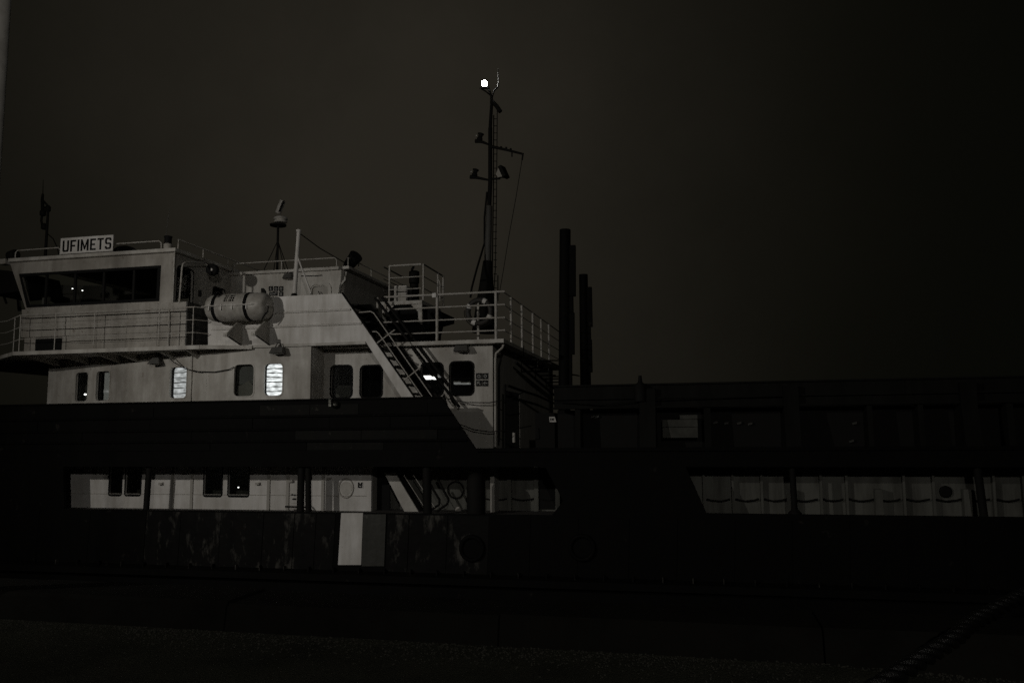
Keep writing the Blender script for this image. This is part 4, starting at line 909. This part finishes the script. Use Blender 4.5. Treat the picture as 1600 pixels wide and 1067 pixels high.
cb = empty('control_cabinet', ((cx0+cx1)/2, yp0+.4, zp), 'pale two door cabinet standing on the railed platform', 'cabinet')
zc_ = pp(626, 447, yp0+.35).z
MB().box(cx0, cx1, yp0+.3, yp0+.7, zp+.002, zc_).build('body', M['panel'], cb)
cm = (cx0+cx1)/2
for a, b_ in ((cx0+.01, cm-.005), (cm+.005, cx1-.01)): MB().box(a, b_, yp0+.285, yp0+.299, zp+.03, zc_-.02).build('door', M['dull'], cb)
MB().box(cx1+.005, cx1+.11, yp0+.4, yp0+.6, zp+.05, zc_-.03).build('side_unit', M['dark'], cb)
c_ = at(647, 470, yp0+.8)
ex = empty('exhaust_stack', (c_.x, yp0+.8, zp), 'dark exhaust stack with a bent tip on the railed platform', 'exhaust')
r_ = .135
MB().lathe((c_.x, yp0+.8, zp), (0, 0, 1), [(0, r_), (.45, r_), (.46, r_*.86), (.58, r_*.86), (.6, r_), (zt_-zp-.02, r_), (zt_-zp, r_*.7)], 14).build('silencer', M['dark'], ex)
MB().tube([(c_.x-.06, yp0+.8, zt_-.02), (c_.x-.06, yp0+.8, zt_+.05), (c_.x+.0, yp0+.75, zt_+.1)], .035, 8).build('tip', M['dark'], ex)
bk = empty('deck_machine', at(640, 535, Y2+1.6), 'black bulky machine under the railed platform', 'machine')
pr = [(598, 534), (598, 484), (608, 478), (656, 476), (690, 487), (690, 497), (672, 502), (664, 534)]
MB().wall([[(at(x, y, Y2+1.5).x, max(at(x, y, Y2+1.5).z, zr0)) for x, y in pr]], Y2+1.5, 1.1).build('housing', M['black'], bk)
MB().lathe(at(615, 522, Y2+1.3), (0, 1, 0), [(0, .22), (.2, .22)], 14).build('wheel', M['black'], bk)
MB().lathe(at(650, 520, Y2+1.3), (0, 1, 0), [(0, .26), (.2, .26)], 14).build('wheel', M['black'], bk)
dt = at(581, 500, Y2+1.2); MB().lathe((at(560, 500, Y2+2.2).x, Y2+2.2, zr0), (0, 0, 1), [(0, .5), (1.0, .5), (1.1, .35)], 18).build('deck_tank', M['dark'], None, 'dark upright tank at the head of the stair', 'tank')
c_ = at(679, 461.5, yrl-.03); MB().obox((c_.x, yrl-.04, c_.z), (.045, 0, 0), (0, .03, 0), (0, 0, .05)).build('rail_lamp', M['panel'], None, 'tiny pale box lamp fixed on the top rail near the platform', 'lamp')
MB().tube([at(687.5, 470, Y2+.8), at(687.5, 443, Y2+.8), at(686, 438, Y2+.8), at(683, 436, Y2+.8)], .014, 5).build('vent_pipe', M['rail'], None, 'thin pale pipe with a bent top behind the fore rail', 'pipe')
# ---- lifebuoy on the rail
lb = empty('lifebuoy', (at(749, 486, yrl+.09).x, yrl+.09, zr0+.1), 'dark lifebuoy with pale bands hung behind the fore house railing', 'lifebuoy')
cc = at(749, 487, yrl+.09)
def arc(a0, a1, r_, n=10): return [(cc.x+.27*math.cos(R(a0+(a1-a0)*i/n)), yrl+.09, cc.z+.27*math.sin(R(a0+(a1-a0)*i/n))) for i in range(n+1)]
MB().tube(arc(0, 360, .27, 32), .062, 10, cap=False).build('ring', M['buoy'], lb)
for a in (62, 152, 242, 332): MB().tube(arc(a-9, a+9, .27, 4), .067, 10).build('band', M['panel'], lb)
MB().tube([(cc.x+.36*math.cos(R(a)), yrl+.09, cc.z+.36*math.sin(R(a))) for a in range(-20, -200, -12)], .01, 5).build('grab_line', M['dark'], lb)
# ---- main mast
ym = 22.0
mm = empty('main_mast', at(764, 520, ym), 'tall thin dark mast with ladder and yard above the fore house', 'mast')
def q3(px, py, dy=0): return at(px, py, ym+dy)
MB().tube([q3(756, 520), q3(762, 408)], .34, 16, .13).build('foot_cone', M['coam'], mm)
MB().tube([q3(762, 409), q3(764.5, 322)], .10, 14, .085).build('lower_pole', M['grey'], mm)
MB().tube([q3(764.5, 322), q3(766, 285), q3(766, 200)], .062, 10, .058).build('middle_pole', M['dark'], mm)
MB().tube([q3(766, 200), q3(768, 165), q3(768, 150)], .05, 10, .04).build('upper_pole', M['dark'], mm)
MB().tube([q3(768, 152), q3(765, 143), q3(762, 134)], .035, 6).build('lamp_arm', M['dark'], mm)
MB().tube([q3(766, 149), q3(759, 143), q3(750, 138), q3(756, 138.5), q3(762, 138)], .022, 6).build('lamp_brace', M['dark'], mm)
MB().tube([q3(769, 152), q3(772, 142), q3(778, 136)], .022, 6).build('aerial_arm', M['dark'], mm)
MB().tube([q3(768, 158), q3(776, 166), q3(782, 175)], .06, 8).build('cross_tree', M['dark'], mm)
for x0, x1 in ((771.5, 771), (777, 776.5)):
    pass
ld = MB().tube([q3(771.5, 180, .1), q3(771, 300, .1), q3(768, 520, .1)], .018, 5).build('ladder', M['dark'], mm)
MB().tube([q3(777, 172, .1), q3(776, 300, .1), q3(774, 420, .1), q3(771, 465, .1)], .014, 5).build('side_rail', M['dark'], ld)
for i in range(26):
    y = 186+11*i; MB().tube([q3(771.3, y, .1), q3(776.4, y, .1)], .011, 4).build('rung', M['dark'], ld)
MB().tube([q3(767, 229), q3(790, 234), q3(818, 241)], .045, 8, .03).build('yard', M['dark'], mm)
for px, py in ((783, 231), (791, 232), (798, 234)): MB().tube([q3(px, py+2), q3(px, py-2)], .03, 6).build('yard_block', M['dark'], mm)
MB().tube([q3(800, 238), q3(800, 245)], .02, 5).build('yard_block', M['dark'], mm)
MB().tube([q3(817, 242), q3(816, 250)], .025, 5).build('yard_block', M['dark'], mm)
MB().tube([q3(816, 248), q3(806, 310), q3(795, 370), q3(787, 420), q3(780, 460, -1)], .010, 5).build('halyard', M['dark'], mm)
MB().tube([q3(761, 300), q3(757, 340), q3(757, 380), q3(745, 420, -.5), q3(737, 450, -1), q3(735, 465, -1)], .028, 6).build('cable', M['dark'], mm)
MB().tube([q3(778, 430), q3(778, 470)], .018, 5).build('flag_staff', M['dark'], mm)
MB().tube([q3(765, 428), q3(765, 470)], .018, 5).build('flag_staff', M['dark'], mm)
def mastlamp(px, py, label, tilt):
    c_ = q3(px, py); t = empty('mast_lamp', c_, label, 'lamp', 'dark lamps on the main mast')
    MB().lathe(c_+Vector((0, 0, -.12)), (.25, 0, 1), [(0, .05), (.03, .085), (.06, .085), (.07, .065), (.16, .065), (.17, .09), (.2, .09), (.22, .03)], 12).build('lantern', M['dark'], t)
    MB().tube([c_+Vector((-.12, 0, -.13)), c_+Vector((.05, 0, -.16)), Vector((q3(763, py).x, ym, c_.z-.26))], .06, 6, .03).build('arm', M['dark'], t)
    MB().obox(c_+Vector((-.07, -.06, 0)), (.012, 0, 0), (0, .01, 0), (0, 0, .014)).build('painted_glint', M['panel'], t)  # white chip paints a glint on the unlit lamp
mastlamp(749, 213, 'upper unlit dark lamp on the left of the main mast', 0)
mastlamp(741, 269, 'lower unlit dark lamp on the left of the main mast', 0)
c_ = q3(784, 271); fl_ = empty('mast_floodlight', c_, 'square floodlight on the right of the main mast', 'floodlight')
ax1 = Vector((.9, -.2, .38)).normalized(); ax2 = Vector((-.38, 0, .9)).normalized(); ax3 = ax1.cross(ax2)
MB().obox(c_+ax1*.07, ax1*.05, ax2*.17, ax3*.16).build('front_frame', M['dark'], fl_)
vsb = [c_+ax1*.02+ax2*(a*.14)+ax3*(b_*.13) for a, b_ in ((-1, -1), (1, -1), (1, 1), (-1, 1))] + [c_-ax1*.14+ax2*(a*.06+.0)+ax3*(b_*.06) for a, b_ in ((-1, -1), (1, -1), (1, 1), (-1, 1))]
MB().add(vsb, [(0, 1, 5, 4), (1, 2, 6, 5), (2, 3, 7, 6), (3, 0, 4, 7), (4, 5, 6, 7), (0, 3, 2, 1)]).build('housing', M['rail'], fl_)
MB().tube([c_-ax1*.05-Vector((0, 0, .12)), Vector((q3(767, 271).x, ym, c_.z-.14))], .03, 6).build('bracket', M['dark'], fl_)
c_ = q3(757, 131); ml = empty('masthead_lamp', c_, 'small brightly lit lamp at the head of the mast', 'lamp')
MB().lathe(c_+Vector((0, 0, -.08)), (0, 0, 1), [(0, .06), (.03, .077), (.12, .077), (.15, .06), (.16, .03)], 6).build('lens', M['mast_lit'], ml)
MB().lathe(c_+Vector((0, 0, -.14)), (0, 0, 1), [(0, .06), (.05, .075), (.058, .03)], 12).build('base', M['dark'], ml)
MB().tube([q3(778, 136), q3(779, 128), q3(778.5, 118), q3(778, 108)], .026, 6, .012).build('whip_antenna', M['grey'], None, 'short pale whip antenna beside the lit masthead lamp', 'antenna')
# ---- lit things inside the cabins
for px0, px1, py0, py1, dy, ma, lab_ in ((660, 671, 587, 592, .9, 'tube', 'wider bright ceiling lamp seen through the window beside the stair'), (675, 682, 588.5, 592, .9, 'tube', 'narrower bright ceiling lamp seen through the window beside the stair'),
        (684, 688, 585, 589, .9, 'dimtube', 'tiny faint lamp at the right end of the bright pair beside the stair'), (709, 719, 597, 600, 1.3, 'dimtube', 'shorter faint lamp behind the window next to the square signs'), (721, 733, 598, 600, 1.3, 'dimtube', 'longer faint lamp behind the window next to the square signs')):
    a, b_ = at(px0, py0, Y2+dy), at(px1, py1, Y2+dy)
    t = empty('cabin_lamp', (a.x, Y2+dy, b_.z), lab_, 'lamp', 'ceiling lamps inside the fore house')
    MB().box(a.x, b_.x, Y2+dy, Y2+dy+.15, b_.z, a.z).build('diffuser', M[ma], t)
    MB().box(a.x-.02, b_.x+.02, Y2+dy+.02, Y2+dy+.17, a.z+.001, a.z+.03).build('housing', M['int'], t)
for px, py, dy, lab in ((114, 451, .55, 'upper pilot light glowing behind the wheelhouse window'), (129.5, 454, .55, 'lower pilot light glowing behind the wheelhouse window')):
    p_ = at(px, py, YW+dy); MB().lathe(p_, (0, -1, 0), [(0, .010), (.03, .010), (.04, .004)], 8).build('pilot_light', M['pilot'], None, lab, 'pilot light', 'pilot lights in the wheelhouse')
p_ = at(373, 761, YA+.3); MB().lathe(p_, (0, -1, 0), [(0, .012), (.03, .012)], 8).build('pilot_light', M['pilot'], None, 'pilot light glowing behind the lower side deck window', 'pilot light')
p_ = at(134.5, 616, Y1+1.15); MB().lathe(p_, (0, -1, 0), [(0, .02), (.05, .024), (.06, .01)], 8).build('cabin_lamp', M['tube'], None, 'small bright lamp low behind the leftmost house window', 'lamp')

# ---- tall columns forward of the deckhouse
def column(px, py, Y, r_, label, taper):
    x0 = at(px[0], py, Y).x; x1 = at(px[1], 604, Y).x; zt_ = at(px[0], py, Y).z
    t = empty('steel_column', (x1, Y, zd), label, 'column', 'tall columns forward of the deckhouse')
    lean = (x0-x1)/(zt_-at(px[1], 604, Y).z)
    def xx(z): return x0-(zt_-z)*lean
    MB().tube([(xx(zd), Y, zd), (xx(zt_), Y, zt_)], r_*1.12, 14, r_).build('tube', M['hull'], t)
    H_ = zt_-zd
    for a, b_, w_ in ((.04, .36, 1.0), (.36, .46, .55), (.46, .72, .8), (.72, .96, .35)):
        z0, z1 = zt_-(zt_-zc1)*a*1.0-.25, zt_-(zt_-zc1)*b_-.24
        MB().slab([[(xx(z0), z0), (xx(z0)+r_+.12*w_, z0), (xx(z1)+r_*1.05+.12*w_, z1), (xx(z1), z1)]], (0, Y-r_*.5, 0), (1, 0, 0), (0, 0, 1), (0, 1, 0), r_).build('guide_plate', M['hull'], t)
    return t
column((883, 882), 359, 19.7, .135, 'taller dark steel column standing beside the fore house', 1)
column((911.5, 914), 429, 25.4, .135, 'shorter looking dark steel column farther across the deck', 1)
MB().tube([at(893, 585, 20.5), at(900, 586, 22), at(905, 587, 25)], .02, 5).build('cross_wire', M['dark'], None, 'short wire between the two dark steel columns', 'wire')

# ================================================================== quay furniture
px0 = ong(-60, 965); base = Vector((at(-15, 200, 6.6).x, 6.6, 0))
pole = empty('quay_pole', base, 'grey steel pole on the quay at the left picture edge', 'pole')
tp = at(6, 0, 6.6); dirp = Vector((tp.x-base.x, 0, tp.z))
MB().tube([base, base+Vector((.0, 0, 11))], .12, 24, .10).build('shaft', M['post'], pole)
MB().lathe(base, (0, 0, 1), [(0, .26), (.03, .26), (.035, .16), (.5, .16), (.52, .125)], 16).build('base_flange', M['post'], pole)
def street_lamp(pos, aim, watts, size, label):
    lp = empty('street_lamp', (pos.x, pos.y-1.2, 0), label, 'street lamp', 'street lamps along the quay')
    MB().tube([ORG[lp], ORG[lp]+Vector((0, 0, pos.z+.35))], .11, 12, .07).build('post', M['post'], lp)
    MB().tube([ORG[lp]+Vector((0, 0, pos.z+.3)), pos+Vector((0, -.5, .4)), pos+Vector((0, -.1, .3))], .05, 8).build('arm', M['post'], lp)
    dl = (aim-pos).normalized(); a1 = dl.cross(Vector((0, 0, 1))).normalized(); a2 = a1.cross(dl)
    MB().obox(pos-dl*.25, a1*.3, a2*.2, dl*.06).build('lamp_head', M['grey'], lp)
    d_ = bpy.data.lights.new('street_lamp_light', 'SPOT'); d_.shadow_soft_size = .14; d_.energy = watts; d_.color = (1.0, .955, .885)
    d_.spot_size = R(size); d_.spot_blend = .9
    lo = bpy.data.objects.new('street_lamp_light', d_); COL.objects.link(lo); lo.parent = lp; lo.location = pos - ORG[lp]; lo.rotation_euler = dl.to_track_quat('-Z', 'Y').to_euler()
street_lamp(LAMP_POS, LAMP_AIM, LAMP_W*4.6, 100, 'lit street lamp on the quay left of the picture')
street_lamp(LAMP2_POS, Vector((-6, 17, 2)), LAMP2_W*4.6, 110, 'lit street lamp on the quay behind the camera')

# ---- hawser from the quay up to the ship, three laid strands
hs_ = empty('mooring_hawser', ong(1330, 1110), 'thick twisted mooring hawser crossing the lower right corner', 'rope')
pA = at(1330, 1100, 4.2); pM = at(1482, 1003, 5.4); pB = at(1625, 917, 7.2); pC = at(1950, 770, 15.5)
ctrl = [pA, pM, pB, pC]
def cat(t):
    n = len(ctrl)-1; i = min(int(t*n), n-1); u = t*n-i
    p0, p1, p2, p3 = ctrl[max(i-1, 0)], ctrl[i], ctrl[i+1], ctrl[min(i+2, n)]
    return .5*((2*p1)+(p2-p0)*u+(2*p0-5*p1+4*p2-p3)*u*u+(3*p1-p0-3*p2+p3)*u**3)
NS = 360; cen = [cat(i/NS) for i in range(NS+1)]
acc = [0]
for a, b_ in zip(cen, cen[1:]): acc.append(acc[-1]+(b_-a).length)
for s_ in range(3):
    pts_ = []
    for i, p in enumerate(cen):
        t = (cen[min(i+1, NS)]-cen[max(i-1, 0)]).normalized(); u = t.cross(Vector((0, 0, 1))).normalized(); w_ = t.cross(u)
        a = acc[i]*2*math.pi/.42 + s_*2*math.pi/3
        pts_.append(p+(u*math.cos(a)+w_*math.sin(a))*.027)
    MB().tube(pts_, .027, 6).build('strand', M['rope'], hs_)
